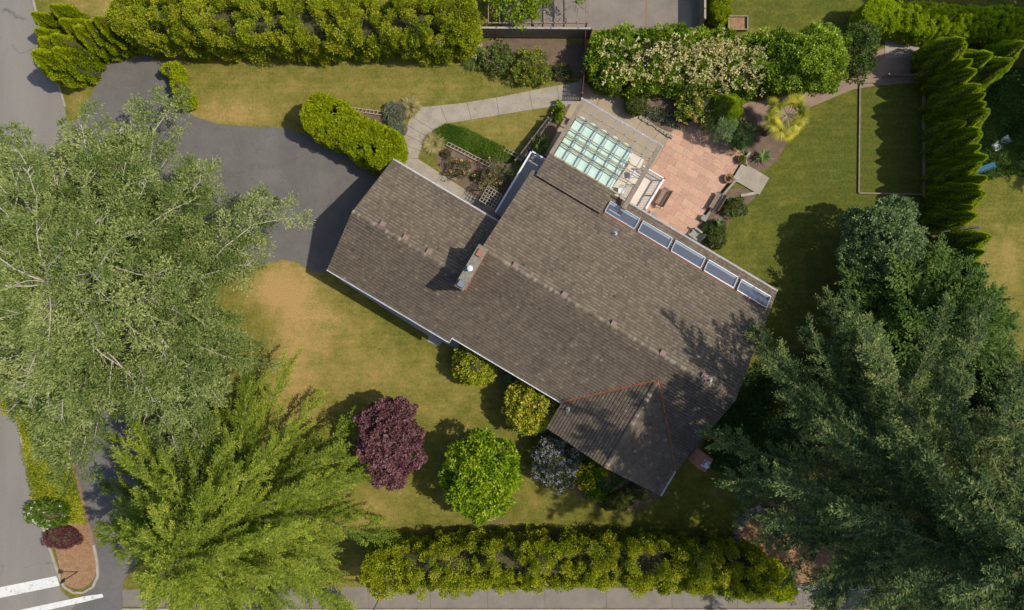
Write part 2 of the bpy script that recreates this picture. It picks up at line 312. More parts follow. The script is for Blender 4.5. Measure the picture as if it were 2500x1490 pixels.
def ground():
    xs = np.concatenate([[-400, -200, -110, -70, -50], np.arange(-42, 42.1, .3), [50, 70, 110, 200, 400]]); ys = np.concatenate([[-400, -200, -100, -60, -36], np.arange(-26, 26.1, .3), [36, 60, 100, 200, 400]])
    X, Y = np.meshgrid(xs, ys); px = X*S+1250; py = 745-Y*S
    def blobs(L):
        f = np.zeros_like(X)
        for x, y, rx, ry, a in L: f = f+a*np.exp(-(((px-x)/rx)**2+((py-y)/ry)**2))
        return f
    dry = .10+blobs([(690, 700, 90, 60, .75), (800, 780, 110, 60, .38), (900, 900, 140, 60, .28), (720, 850, 60, 110, .40), (900, 1250, 90, 60, .32), (720, 1000, 80, 80, .35), (560, 280, 120, 30, .38), (700, 230, 300, 70, .17), (300, 10, 120, 40, .5), (1080, 960, 150, 100, .12), (2450, 640, 60, 70, .35), (1240, 310, 100, 50, .22), (1000, 215, 120, 30, .12), (190, 240, 40, 40, .2), (1340, 1200, 120, 60, .1), (870, 1410, 80, 40, .22)])
    dry -= blobs([(2050, 400, 260, 220, .22), (2170, 340, 80, 170, .38), (1900, 700, 200, 250, .15), (1650, 1250, 250, 120, .12), (1950, 15, 300, 60, .2), (920, 740, 160, 50, .15), (1000, 840, 60, 60, .1)])
    bare = blobs([(880, 1330, 60, 30, .5), (640, 640, 60, 30, .25), (1320, 215, 70, 25, .4), (1020, 1305, 150, 12, .5), (1350, 1275, 250, 16, .35), (1660, 1310, 160, 16, .55), (1195, 1265, 50, 30, .45), (700, 152, 400, 9, .6), (445, 190, 25, 70, .25), (1740, 590, 30, 60, .35), (1830, 480, 60, 40, .3), (1890, 380, 40, 80, .3), (2450, 300, 100, 150, .1)])
    nx, ny = len(xs), len(ys); v = np.stack([X.ravel(), Y.ravel(), np.zeros(X.size)], 1)
    idx = np.arange(nx*ny).reshape(ny, nx); f = np.stack([idx[:-1, :-1], idx[:-1, 1:], idx[1:, 1:], idx[1:, :-1]], -1).reshape(-1, 4)
    me = bpy.data.meshes.new('ground'); me.from_pydata(v.tolist(), [], f.tolist())
    for nme, arr in (('dry', dry), ('bare', bare)):
        a = me.attributes.new(nme, 'FLOAT', 'POINT'); a.data.foreach_set('value', arr.astype(np.float32).ravel())
    me.update(); o = link_mesh('ground', me, M['lawn']); o['kind'] = 'structure'
ground()
sheet('road', [(-2500, -2500), (60, -2500), (82, 0), (96, 60), (122, 140), (150, 225), (165, 300), (120, 700), (60, 900), (40, 1000), (58, 1090), (80, 1190), (120, 1330), (148, 1440), (165, 1500), (160, 4000), (-2500, 4000)], .006, M['road'])
sheet('side_road', [(148, 1440), (170, 1462), (215, 1478), (300, 1484), (700, 1494), (5000, 1494), (5000, 4000), (150, 4000)], .010, M['road'])
sheet('driveway', [(248, 108), (300, 112), (400, 152), (418, 170), (436, 225), (470, 283), (530, 303), (620, 310), (700, 314), (790, 345), (890, 392), (1010, 480), (960, 700), (815, 668), (757, 662), (725, 640), (690, 634), (600, 655), (500, 640), (350, 640), (150, 660), (95, 640), (140, 320), (190, 292), (218, 240), (245, 190)], .012, M['asphalt'])
sheet('side_path', [(150, 985), (178, 1120), (210, 1260), (235, 1330), (230, 1420), (165, 1500), (300, 1490), (300, 1420), (420, 1250), (460, 1130), (400, 1000), (330, 800), (330, 640), (120, 640)], .014, M['asphalt'])
sheet('pavement', [(650, 1432), (2600, 1440), (4000, 1440), (4000, 1486), (650, 1486), (250, 1480), (300, 1440)], .012, M['pave'])
cp = [(1415, 200), (1330, 215), (1220, 237), (1130, 252), (1062, 259), (1030, 262), (1003, 284), (987, 325), (975, 385), (930, 430), (1240, 640), (1290, 560), (1205, 510), (1140, 466), (1020, 388), (1032, 352), (1058, 318), (1085, 303), (1200, 284), (1310, 266), (1395, 254)]
sheet('garden_path', cp, .016, M['concrete'])
sheet('terrace', [(1415, 195), (1432, 185), (1520, 225), (1560, 240), (1640, 250), (1665, 310), (1632, 338), (1600, 400), (1540, 500), (1330, 380), (1395, 254)], .013, M['concrete_tan'])
sheet('patio', [(1632, 338), (1650, 305), (1720, 290), (1830, 330), (1812, 395), (1795, 420), (1712, 530), (1690, 600), (1640, 610), (1500, 520), (1600, 400)], .019, M['stamped'])
sheet('back_path', [(1800, 255), (1900, 240), (2000, 215), (2100, 160), (2160, 110), (2268, 100), (2268, 200), (2100, 212), (2040, 236), (1950, 274), (1840, 312), (1800, 335), (1770, 300)], .011, surf('red_brown_paving', (.24, .16, .12), (.32, .22, .165), 1, .9, .2, 25, .3), 1)
sheet('rear_slab', [(2160, 92), (2258, 92), (2258, 142), (2160, 142)], .035, M['concrete'])
sheet('neighbour_patio', [(1225, -80), (1712, -80), (1712, 74), (1225, 74)], .02, M['pave'])
sheet('wall_walk', [(835, 668), (832, 686), (1046, 820), (1044, 834), (1072, 845), (1080, 835), (1115, 853), (1140, 810), (900, 640)], .017, M['greydeck'])
for nm, pts, z in [('soil_bed', [(1145, 95), (1430, 95), (1428, 160), (1410, 192), (1360, 203), (1290, 190), (1225, 170), (1160, 160)], .015),
    ('soil_bed', [(1075, 350), (1255, 372), (1255, 470), (1205, 520), (1140, 462), (1060, 410)], .011),
    ('soil_bed', [(855, 265), (950, 275), (985, 300), (985, 340), (970, 400), (900, 400), (840, 320)], .011),
    ('soil_bed', [(1262, 385), (1350, 262), (1390, 255), (1410, 262), (1330, 400), (1290, 400)], .012),
    ('soil_bed', [(1560, 235), (1780, 240), (1860, 290), (1830, 345), (1790, 320), (1680, 310), (1640, 330), (1570, 290)], .017),
    ('soil_bed', [(1815, 385), (1840, 318), (1920, 300), (1925, 345), (1890, 405), (1850, 422), (1820, 405)], .018),
    ('soil_bed', [(1700, 560), (1720, 520), (1790, 450), (1850, 475), (1830, 495), (1790, 520), (1750, 600), (1720, 625), (1680, 600)], .021),
    ('soil_bed', [(1230, 930), (1350, 1080), (1380, 1190), (1450, 1235), (1530, 1255), (1620, 1215), (1640, 1160), (1400, 960), (1200, 870), (1150, 850), (1100, 860)], .012),
    ('soil_bed', [(2256, 190), (2300, 190), (2320, 700), (2250, 700), (2256, 480)], .013),
    ('mulch_bed', [(1800, 1270), (1850, 1230), (2600, 1000), (2600, 1438), (1930, 1438), (1860, 1400), (1810, 1330)], .013)]:
    sheet(nm, pts, z, M['mulch'] if nm[0] == 'm' else M['soil'], 2)
sheet('mulch_bed', [(125, 1290), (215, 1270), (235, 1340), (236, 1400), (222, 1425), (195, 1440), (165, 1432), (150, 1410)], .022, M['mulch'], 1)
for pts in ([(-300, 1496), (0, 1434), (139, 1406), (146, 1430), (0, 1460), (-300, 1524)], [(-200, 1542), (45, 1490), (205, 1456), (250, 1450), (253, 1458), (205, 1470), (115, 1490), (-150, 1550)]):
    sheet('crosswalk_marking', pts, .018, M['roadpaint'])
def strip(pts, w, z0, z1, mb=None, h=0):
    mb = mb or MB()
    for i in range(len(pts)-1):
        a = G(*pts[i]); b = G(*pts[i+1]); a.z = b.z = (z0+z1)/2; mb.bar(a, b, w, z1-z0)
    return mb
strip([(82, 0), (96, 60), (122, 140), (150, 225), (160, 262)], .12, 0, .10).build('kerb', M['kerb'])['kind'] = 'structure'
strip([(40, 1000), (58, 1090), (80, 1190), (120, 1330), (148, 1412)], .16, 0, .12).build('kerb', M['kerb'])['kind'] = 'structure'
strip([(148, 1412), (158, 1432), (180, 1446), (205, 1446), (228, 1432), (240, 1405), (238, 1370), (230, 1330)], .18, 0, .12).build('kerb', M['kerb'])['kind'] = 'structure'
strip([(135, 940), (152, 1020), (172, 1110), (195, 1190), (212, 1260), (230, 1330)], .22, 0, .08).build('kerb', M['needle'])['kind'] = 'structure'
strip([(300, 1487), (700, 1488), (2600, 1488)], .16, 0, .11).build('kerb', M['kerb'])['kind'] = 'structure'
def joints(name, pts, w, z, mat):
    mb = MB()
    for a, b in pts: strip([a, b], w, z, z+.003, mb)
    mb.build(name, mat)['kind'] = 'structure'
M['joint'] = plain('dark_joint', (.12, .10, .08), .9)
joints('path_joints', [((1360, 210), (1366, 258)), ((1292, 223), (1300, 268)), ((1212, 238), (1218, 281)), ((1140, 250), (1150, 291)), ((1075, 258), (1092, 302)), ((1003, 284), (1058, 318)), ((993, 305), (1046, 336)), ((987, 328), (1034, 350)), ((982, 352), (1026, 369)), ((975, 384), (1020, 388)), ((1080, 426), (1040, 470)), ((1140, 466), (1100, 510))], .03, .017, M['joint'])
joints('terrace_joints', [((1475, 205), (1455, 262)), ((1540, 245), (1500, 300)), ((1570, 290), (1545, 330)), ((1610, 320), (1580, 362)), ((1632, 338), (1600, 400))], .03, .015, M['joint'])
joints('pavement_joints', [((x, 1434), (x+1, 1486)) for x in (745, 795, 900, 1050, 1190, 1330, 1480, 1640, 1800, 1960, 2120, 2250)], .03, .014, M['joint'])
joints('patio_joints', [((1430, -60), (1430, 72)), ((1580, -60), (1577, 72))], .05, .023, M['rust'])
# ------------------------------------------------------------------ house
house = thing('house', 'long low house with brown shingle gable roofs and row of skylights', 'house', R(150, 0), 0)
HO = house.location
PT = .475
hSW = lambda a, n: 6.6-PT*(n+70)/S
hNE = lambda a, n: 6.6-PT*(-70-n)/S
hGN = lambda a, n: hSW(0, 3)-PT*(3-n)/S
hWL = lambda a, n: 5.92-.512*(355-a)/S
hWR = lambda a, n: 5.92-.475*(a-355)/S
hP = lambda a, n: 3.72-.14*(-283-n)/S
def clip(poly, conv):
    # Sutherland-Hodgman against a convex polygon
    area = sum(conv[i][0]*conv[(i+1) % len(conv)][1]-conv[(i+1) % len(conv)][0]*conv[i][1] for i in range(len(conv)))
    sg = 1 if area > 0 else -1
    for i in range(len(conv)):
        ax, ay = conv[i]; bx, by = conv[(i+1) % len(conv)]; out = []
        def side(p): return sg*((bx-ax)*(p[1]-ay)-(by-ay)*(p[0]-ax))
        for j in range(len(poly)):
            p, q = poly[j], poly[(j+1) % len(poly)]; sp, sq = side(p), side(q)
            if sp >= 0: out.append(p)
            if (sp >= 0) != (sq >= 0):
                t_ = sp/(sp-sq); out.append((p[0]+(q[0]-p[0])*t_, p[1]+(q[1]-p[1])*t_))
        poly = out
        if len(poly) < 3: return []
    return poly
def roof_slope(polys, hf, axis, down, seed, exp=6.6, thick=.14, lightedge=False):
    """axis: 0 courses run along a; 1 along n. down: +1/-1 which way the other coordinate falls."""
    rng = random.Random(seed); slab = MB(); tiles = MB()
    for poly in polys:
        n = len(poly); top = [R(a, b, hf(a, b)-.02) for a, b in poly]; bot = [R(a, b, hf(a, b)-thick) for a, b in poly]
        slab.add(top+bot, [tuple(range(n)), tuple(range(n, 2*n))[::-1]]+[(i, (i+1) % n, n+(i+1) % n, n+i) for i in range(n)])
    al = [p[axis] for q in polys for p in q]; ac = [p[1-axis] for q in polys for p in q]
    s0, s1, t0, t1 = min(al), max(al), min(ac), max(ac); eave = t1 if down > 0 else t0
    rows = int((t1-t0)/exp)+2
    for r in range(rows):
        tl = eave-down*r*exp; tu = tl-down*exp*1.02; s = s0-rng.random()*8
        rowt = rng.uniform(-.06, .06)
        while s < s1:
            w = rng.uniform(4.6, 8.2); ti = min(1, max(0, rng.gauss(.52, .12)+rowt)); lift = (.04 if lightedge or axis else .085)+rng.uniform(-.01, .015); j = rng.uniform(-.35, .35)
            te = tl+j*down; tb_ = te-down*rng.uniform(1.3, 2.1)
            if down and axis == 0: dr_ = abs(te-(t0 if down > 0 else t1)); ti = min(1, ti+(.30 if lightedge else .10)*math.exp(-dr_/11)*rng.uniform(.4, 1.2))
            tg = tu+down*exp*(.24 if not lightedge else .14)  # darker upper band paints the shadow under the next course into the tint
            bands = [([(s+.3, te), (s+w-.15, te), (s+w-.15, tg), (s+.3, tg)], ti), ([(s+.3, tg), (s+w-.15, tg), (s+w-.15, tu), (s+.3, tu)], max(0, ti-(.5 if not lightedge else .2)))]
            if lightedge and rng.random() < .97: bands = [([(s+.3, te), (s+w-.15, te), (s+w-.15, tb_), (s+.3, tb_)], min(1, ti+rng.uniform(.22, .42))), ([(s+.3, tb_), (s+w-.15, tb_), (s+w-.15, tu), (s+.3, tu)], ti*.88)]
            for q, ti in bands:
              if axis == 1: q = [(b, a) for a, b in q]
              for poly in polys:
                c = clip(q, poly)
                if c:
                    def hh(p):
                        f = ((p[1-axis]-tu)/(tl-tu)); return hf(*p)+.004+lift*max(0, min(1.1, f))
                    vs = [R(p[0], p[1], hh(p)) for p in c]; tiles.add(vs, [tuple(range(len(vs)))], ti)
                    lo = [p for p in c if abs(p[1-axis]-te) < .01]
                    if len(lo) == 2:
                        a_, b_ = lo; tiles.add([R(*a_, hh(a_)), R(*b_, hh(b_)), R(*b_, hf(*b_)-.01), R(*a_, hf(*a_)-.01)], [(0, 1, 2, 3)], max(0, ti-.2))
            s += w
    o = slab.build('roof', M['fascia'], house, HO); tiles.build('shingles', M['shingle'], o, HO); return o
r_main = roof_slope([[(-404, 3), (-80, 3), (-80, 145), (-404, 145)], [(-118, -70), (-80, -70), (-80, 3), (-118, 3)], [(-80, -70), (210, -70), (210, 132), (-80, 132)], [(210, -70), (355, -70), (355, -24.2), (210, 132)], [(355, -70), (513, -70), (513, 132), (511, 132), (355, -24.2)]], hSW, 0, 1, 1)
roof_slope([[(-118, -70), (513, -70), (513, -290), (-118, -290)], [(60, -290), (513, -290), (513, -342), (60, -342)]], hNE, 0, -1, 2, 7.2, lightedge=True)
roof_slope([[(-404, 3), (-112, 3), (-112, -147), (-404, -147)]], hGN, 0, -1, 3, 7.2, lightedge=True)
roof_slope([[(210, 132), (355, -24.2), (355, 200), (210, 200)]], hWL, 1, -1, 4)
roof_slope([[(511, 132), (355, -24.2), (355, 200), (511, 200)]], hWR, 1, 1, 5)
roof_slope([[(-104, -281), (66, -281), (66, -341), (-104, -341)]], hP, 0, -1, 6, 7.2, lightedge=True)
def caps(p0, p1, hf0, hf1, seed, name='ridge_cap', mat='shingle', step=6.5, w=4.6):
    rng = random.Random(seed); mb = MB(); L = math.dist(p0, p1); n = int(L/step); dx, dy = (p1[0]-p0[0])/L, (p1[1]-p0[1])/L; nx, ny = -dy, dx
    for i in range(n):
        a = (p0[0]+dx*i*step, p0[1]+dy*i*step); b = (p0[0]+dx*(i+1.15)*step, p0[1]+dy*(i+1.15)*step); h0 = hf0(*a); ti = min(1, max(0, rng.gauss(.75, .2))); e = w*rng.uniform(.9, 1.08)
        z = [h0+.10, h0+.065]; d = PT*w/S
        vs = [R(a[0]-nx*e, a[1]-ny*e, z[0]-d), R(*a, z[0]), R(a[0]+nx*e, a[1]+ny*e, z[0]-d), R(b[0]-nx*e, b[1]-ny*e, z[1]-d), R(*b, z[1]), R(b[0]+nx*e, b[1]+ny*e, z[1]-d)]
        mb.add(vs, [(0, 1, 4, 3), (1, 2, 5, 4), (0, 3, 5, 2)], ti)
    return mb.build(name, M[mat], house, HO)
caps((-118, -70), (513, -70), hSW, hSW, 1); caps((-404, 3), (-118, 3), hSW, hSW, 2); caps((355, 200), (355, -20), hWR, hWR, 3)
def valley(p0, p1, name):
    mb = MB(); L = math.dist(p0, p1); nx, ny = -(p1[1]-p0[1])/L*3.4, (p1[0]-p0[0])/L*3.4
    n = 24
    for i in range(n):
        a, b = [(p0[0]+(p1[0]-p0[0])*t_, p0[1]+(p1[1]-p0[1])*t_) for t_ in (i/n, (i+1)/n)]; w0 = .62+.2*math.sin(i*1.9); w1 = .62+.2*math.sin((i+1)*1.9)
        vs = [R(a[0]-nx*w0, a[1]-ny*w0, hSW(*a)+.11), R(*a, hSW(*a)+.055), R(a[0]+nx*w0, a[1]+ny*w0, hSW(*a)+.11), R(b[0]-nx*w1, b[1]-ny*w1, hSW(*b)+.11), R(*b, hSW(*b)+.055), R(b[0]+nx*w1, b[1]+ny*w1, hSW(*b)+.11)]
        mb.add(vs, [(0, 1, 4, 3), (1, 2, 5, 4)])
    mb.build(name, M['rust'], house, HO)
valley((355, -23), (208, 133), 'valley_flashing'); valley((355, -23), (512, 133), 'valley_flashing')
def wallprism(a0, a1, n0, n1, hf, name='wall', zb=0.0):
    mb = MB(); pts = [(a0, n0), (a1, n0), (a1, n1), (a0, n1)]
    vs = [R(a, n, zb) for a, n in pts]+[R(a, n, hf(a, n)-.16) for a, n in pts]
    mb.add(vs, [(0, 1, 2, 3), (7, 6, 5, 4), (0, 4, 5, 1), (1, 5, 6, 2), (2, 6, 7, 3), (3, 7, 4, 0)]); return mb
SI = [wallprism(-98, 500, -70, 118, hSW), wallprism(-98, 60, -328, -70.1, hNE), wallprism(60.1, 500, -290, -70.2, hNE), wallprism(60.1, 500, -328, -324, hNE),
      wallprism(-390, -98.2, 3.1, 130, hSW), wallprism(-390, -98.2, -132, 3, hGN), wallprism(226, 355, 118.2, 188, hWL), wallprism(355.1, 497, 118.2, 188, hWR)]
SI[0].build('wall', M['siding'], house, HO)
for w_ in SI[1:]: w_.build('wall', M['siding'], house, HO)
def gutter(p0, p1, h, out):
    mb = MB(); a = R(p0[0]+out[0], p0[1]+out[1], h); b = R(p1[0]+out[0], p1[1]+out[1], h); d = (b-a).normalized(); s_ = Vector((-d.y, d.x, 0))
    mb.bar(a+s_*.04, b+s_*.04, .014, .10); mb.bar(a-s_*.04, b-s_*.04, .014, .10); mb.bar(a-Vector((0, 0, .05)), b-Vector((0, 0, .05)), .066, .012)
    n = max(2, int((b-a).length/1.6))
    for i in range(n+1): p = a.lerp(b, i/n); mb.bar(p-s_*.055+Vector((0, 0, .045)), p+s_*.055+Vector((0, 0, .045)), .03, .02)
    for p in (a, b): mb.box(p, (.02, .11, .1), math.atan2(d.y, d.x))
    mb.build('gutter', M['white'], house, HO)
gutter((-404, 147.2), (-80, 147.2), hSW(0, 147)-.06, (0, 0)); gutter((-78, 134.4), (208, 134.4), hSW(0, 134)-.06, (0, 0))
gutter((-404, -149.2), (-118, -149.2), hGN(0, -149)-.06, (0, 0)); gutter((112, -344.4), (513, -344.4), hNE(0, -344)-.06, (0, 0))
gutter((513.4, 136), (513.4, 199), hWR(513, 0)-.06, (0, 0))
mb = MB()          # fascia at the step in the eave (white)
mb.bar(R(-79, 133, hSW(0, 133)-.05), R(-79, 147, hSW(0, 147)-.05), .03, .14); mb.build('fascia', M['white'], house, HO)
# skylights
for i in range(5):
    ac = 112+87.6*i; nc = -306; hz = lambda a, n: hNE(a, n)
    fr = MB(); a0, a1, n0, n1 = ac-39, ac+39, nc+14.5, nc-14.5
    up = .20
    def P4(a, n, u): return R(a, n, hz(a, n)+u)
    for (x0, y0, x1, y1) in ((a0, n0, a1, n0), (a1, n0, a1, n1), (a1, n1, a0, n1), (a0, n1, a0, n0)):
        fr.bar(P4(x0, y0, up/2), P4(x1, y1, up/2), .07, up)
    sk = fr.build('skylight', M['alu'], house, HO)
    g = MB(); g.add([P4(a0, n0, up+.01), P4(a1, n0, up+.01), P4(a1, n1, up+.01), P4(a0, n1, up+.01)], [(0, 1, 2, 3)]); g.build('glass', M['skyglass'], sk, HO)
    sh = MB()                                    # white light shaft and a room floor seen through the glass
    b0 = 2.2; q = [P4(a0, n0, .05), P4(a1, n0, .05), P4(a1, n1, .05), P4(a0, n1, .05)]; z = [R(a0, n0+4, b0), R(a1, n0+4, b0), R(a1, n1-3, b0), R(a0, n1-3, b0)]
    sh.add([q[3], q[2], z[2], z[3]], [(0, 1, 2, 3)]); sh.add([q[1], q[2], z[2], z[1]], [(0, 1, 2, 3)]); sh.add([q[0], q[3], z[3], z[0]], [(0, 1, 2, 3)])
    sh.build('light_shaft', M['roomwhite'], sk, HO)
    fl = MB(); fl.add([P4(a0+1, n0-1, .055), P4(a1-1, n0-1, .055), P4(a1-1, n1+5.5, .055), P4(a0+1, n1+5.5, .055)], [(0, 1, 2, 3)]); fl.build('room', M['roomdark'], sk, HO)
    ws = MB(); ws.add([P4(a0+1, n1+5.5, .055), P4(a1-1, n1+5.5, .055), P4(a1-1, n1+1, .12), P4(a0+1, n1+1, .12)], [(0, 1, 2, 3)]); ws.build('reveal', M['roomwhite'], sk, HO)
    fs = MB(); fs.bar(P4(a0-1, n0+2.8, .05), P4(a1+1, n0+2.8, .05), .11, .04); fs.build('flashing', M['rust'], sk, HO)
    if i == 0:
        tb = MB(); tb.bar(P4(ac-33, nc+4, .08), P4(ac-3, nc+4, .08), .07, .03); tb.build('lamp_tube', M['white'], sk, HO)
# chimneys
def long_chimney():
    c = R(-113, -24, 0); L, Wd = 3.05, .62; mb = MB()
    mb.box((c.x, c.y, 6.3), (Wd, L, 2.6), HROT); ch = mb.build('chimney', M['brick'], house, HO)
    cp_ = MB(); cp_.box((c.x, c.y, 7.66), (Wd+.08, L+.1, .12), HROT); cp_.build('chimney_cap', surf('mossy_mortar', (.17, .155, .12), (.30, .27, .22), 4, .9, .5, 18, .5, spots=(6, .58, (.13, .085, .03), .9)), ch, HO)
    ax = Vector((-.511, -.859, 0))
    f = MB(); p = c+ax*.1; f.lathe((p.x, p.y, 7.72), [(.12, 0), (.12, .35), (.19, .36), (.19, .42), (.02, .5)], 16); f.build('flue', M['white'], ch, HO)
    f = MB(); p = c+ax*(-1.1); f.box((p.x, p.y, 7.8), (.34, .5, .14), HROT); f.build('flue', M['terracotta'], ch, HO)
    f = MB(); p = c+ax*1.25; f.box((p.x, p.y, 7.85), (.46, .46, .22), HROT, taper=.85); f.build('flue', M['metal'], ch, HO)
long_chimney()
def end_chimney():
    c = R(527, 80, 0); mb = MB(); mb.box((c.x, c.y, 3.25), (.72, 1.0, 6.5), HROT); mb.box((c.x, c.y, 6.57), (.6, .8, .16), HROT); ch = mb.build('chimney', M['brick'], house, HO)
    f = MB(); f.box((c.x, c.y, 6.72), (.5, .5, .12), HROT); f.lathe((c.x, c.y, 6.78), [(.12, 0), (.12, .2), (.2, .22), (.2, .28), (.02, .34)], 14); f.build('chimney_pot', M['metal'], ch, HO)
end_chimney()
for a, n, hf in ((-333, -8, hGN), (-275, -8, hGN), (-215, -8, hGN), (-37, -76, hNE), (85, -76, hNE), (207, -76, hNE), (329, -76, hNE)):
    c = R(a, n, hf(a, n)+.12); mb = MB(); mb.box(c, (.42, .42, .2), HROT, taper=.88); v_ = mb.build('roof_vent', M['vent'], house, HO)
def pipe(a, n, hf, r=.05, h=.45, mat='lead'):
    c = R(a, n, hf(a, n)); mb = MB(); mb.lathe(c, [(.2, .03), (.14, .06), (r, .1), (r, h), (r*.7, h)], 12); mb.build('vent_pipe', M[mat], house, HO)
pipe(117, -258, hNE); pipe(230, 138, hWL, .05, .5); pipe(445, -78, hNE, .07, .4)
mb = MB(); c = R(430, -79, hNE(0, -79)+.14); mb.box(c, (.4, .4, .26), HROT); mb.build('roof_vent', M['vent'], house, HO)
# glazed veranda roof with shade cloth
ver = MB()
hPv = hP
def bb(mb, a0, n0, a1, n1, w, t, dz=0): mb.bar(R(a0, n0, hPv(a0, n0)+dz), R(a1, n1, hPv(a1, n1)+dz), w, t)
bb(ver, 106, -318, 106, -491, .32, .16); ver.build('side_board', M['timber'], house, HO); ver = MB(); bb(ver, -99.5, -341, -99.5, -491, .30, .16); vroof = ver.build('side_board', M['timber'], house, HO)
fr = MB()
for i in range(1, 7): a = -95+i*(196/6.6); bb(fr, a, -342, a, -489, .07, .08, .05)
vb = fr.build('glazing_bars', M['lead'], vroof, HO)
fr = MB()
for n, w, dz in ((-342, .10, 0), (-374, .06, -.03), (-381, .05, -.12), (-398, .06, -.02), (-404, .05, -.1), (-418, .07, -.03), (-446, .06, -.03), (-453, .05, -.12), (-470, .06, 0)):
    bb(fr, -93, n, 101, n, w, .09, dz-.06)
fr.build('purlins', M['ytimber'], vroof, HO)
fr = MB(); bb(fr, -104, -342, -93, -342, .2, .1)
fr = MB(); fr.add([R(-94, -341, hP(0, -341)+.10), R(101, -341, hP(0, -341)+.10), R(101, -489, hP(0, -489)+.10), R(-94, -489, hP(0, -489)+.10)], [(0, 1, 2, 3)]); fr.build('glass', M['glass'], vroof, HO)
gutter((-106, -493), (112, -493), hP(0, -493), (0, 0))
cl = MB(); N1, N2 = 60, 20
for i in range(N1+1):
    a = -93+i*(152/N1)
    ph = (a+95)/(196/6.6); fr_ = ph % 1; sc = 7*math.sin(fr_*PI)
    for j in range(N2+1):
        tt = j/N2; aa = a
        n_out = -452-sc; n = -343+(n_out+343)*tt
        if tt > .93: pass
        cl.v.append(tuple(R(aa, n, hP(aa, n)-.30-.05*math.sin(fr_*PI)-.03*math.sin(tt*PI*4))))
for i in range(N1):
    for j in range(N2): k = i*(N2+1)+j; cl.f.append((k, k+1, k+N2+2, k+N2+1)); cl.t.append(.5)
cl.build('shade_cloth', M['cloth'], vroof, HO, smooth=True)
dk = MB(); dk.box(R(92, -392, .42), (132/S, 98/S, .84), HROT); dk.build('deck', M['deckfloor'], house, HO)
def railing(p0, p1, z, h=.95, name='railing', w=.09):
    mb = MB(); a = R(*p0, z); b = R(*p1, z); d = (b-a); L = d.length; up = Vector((0, 0, 1))
    mb.bar(a+up*h, b+up*h, w, .05); mb.bar(a+up*.1, b+up*.1, .05, .05)
    n = int(L/.13)
    for i in range(n+1): p = a.lerp(b, i/n); mb.bar(p+up*.1, p+up*h, .035, .035)
    for i in range(int(L/1.8)+2): p = a.lerp(b, min(1, i/(int(L/1.8)+1))); mb.bar(p, p+up*(h+.06), .09, .09)
    return mb.build(name, M['white'], house, HO)
railing((156, -357), (156, -440), .84, w=.13); railing((156, -440), (100, -440), .84); railing((26, -440), (60, -440), .84); railing((108, -352), (108, -400), .84)
mb = MB(); 
for i in range(3): mb.box(R(78, -448-i*8, .35-.0-.16*i+.1), (36/S, 9/S, .16), HROT)
mb.build('steps', M['deckfloor'], house, HO)
dk = MB(); dk.box(R(-124, -252, .55), (44/S, 168/S, 1.1), HROT); dk.build('balcony', M['greydeck'], house, HO)
railing((-145, -168), (-145, -334), 1.1, w=.12); railing((-145, -334), (-106, -334), 1.1, w=.1)
# deck chairs on the cream deck, under the glass
# ------------------------------------------------------------------ foliage builders
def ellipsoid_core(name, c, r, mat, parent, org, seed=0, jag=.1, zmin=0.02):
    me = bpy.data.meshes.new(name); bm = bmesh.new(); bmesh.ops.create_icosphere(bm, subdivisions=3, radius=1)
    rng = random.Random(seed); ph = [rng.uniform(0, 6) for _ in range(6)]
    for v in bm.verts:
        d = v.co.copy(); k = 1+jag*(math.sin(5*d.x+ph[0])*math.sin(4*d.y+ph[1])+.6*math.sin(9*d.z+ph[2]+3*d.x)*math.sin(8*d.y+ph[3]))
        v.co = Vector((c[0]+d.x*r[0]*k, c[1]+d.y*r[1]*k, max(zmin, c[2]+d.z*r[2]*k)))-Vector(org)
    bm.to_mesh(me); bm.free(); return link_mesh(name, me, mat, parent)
def clump_leaves(fo, rng, C, rc, per, L, Wd, out=None, tbase=.5, spread=.16, upb=.35, flat=1.0, jit=.6):
    """leaf balls round clump centres C (n,3); out = outward direction per clump"""
    n = len(C); idx = np.repeat(np.arange(n), per); u = runit(rng, n*per)
    if out is not None: u = nrm(u+out[idx]*.75)
    rr = (np.broadcast_to(rc, (n,))[idx]*rng.uniform(.55, 1.05, n*per))[:, None]
    uu = u.copy(); uu[:, 2] *= flat; Pp = C[idx]+uu*rr
    D = nrm(u+rng.normal(size=u.shape)*jit+np.array([0, 0, upb])); ct = rng.normal(0, spread, n)
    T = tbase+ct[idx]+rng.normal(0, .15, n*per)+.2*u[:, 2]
    fo.add(Pp, D, runit(rng, n*per), L*rng.uniform(.7, 1.3, n*per), Wd*rng.uniform(.7, 1.3, n*per), T)
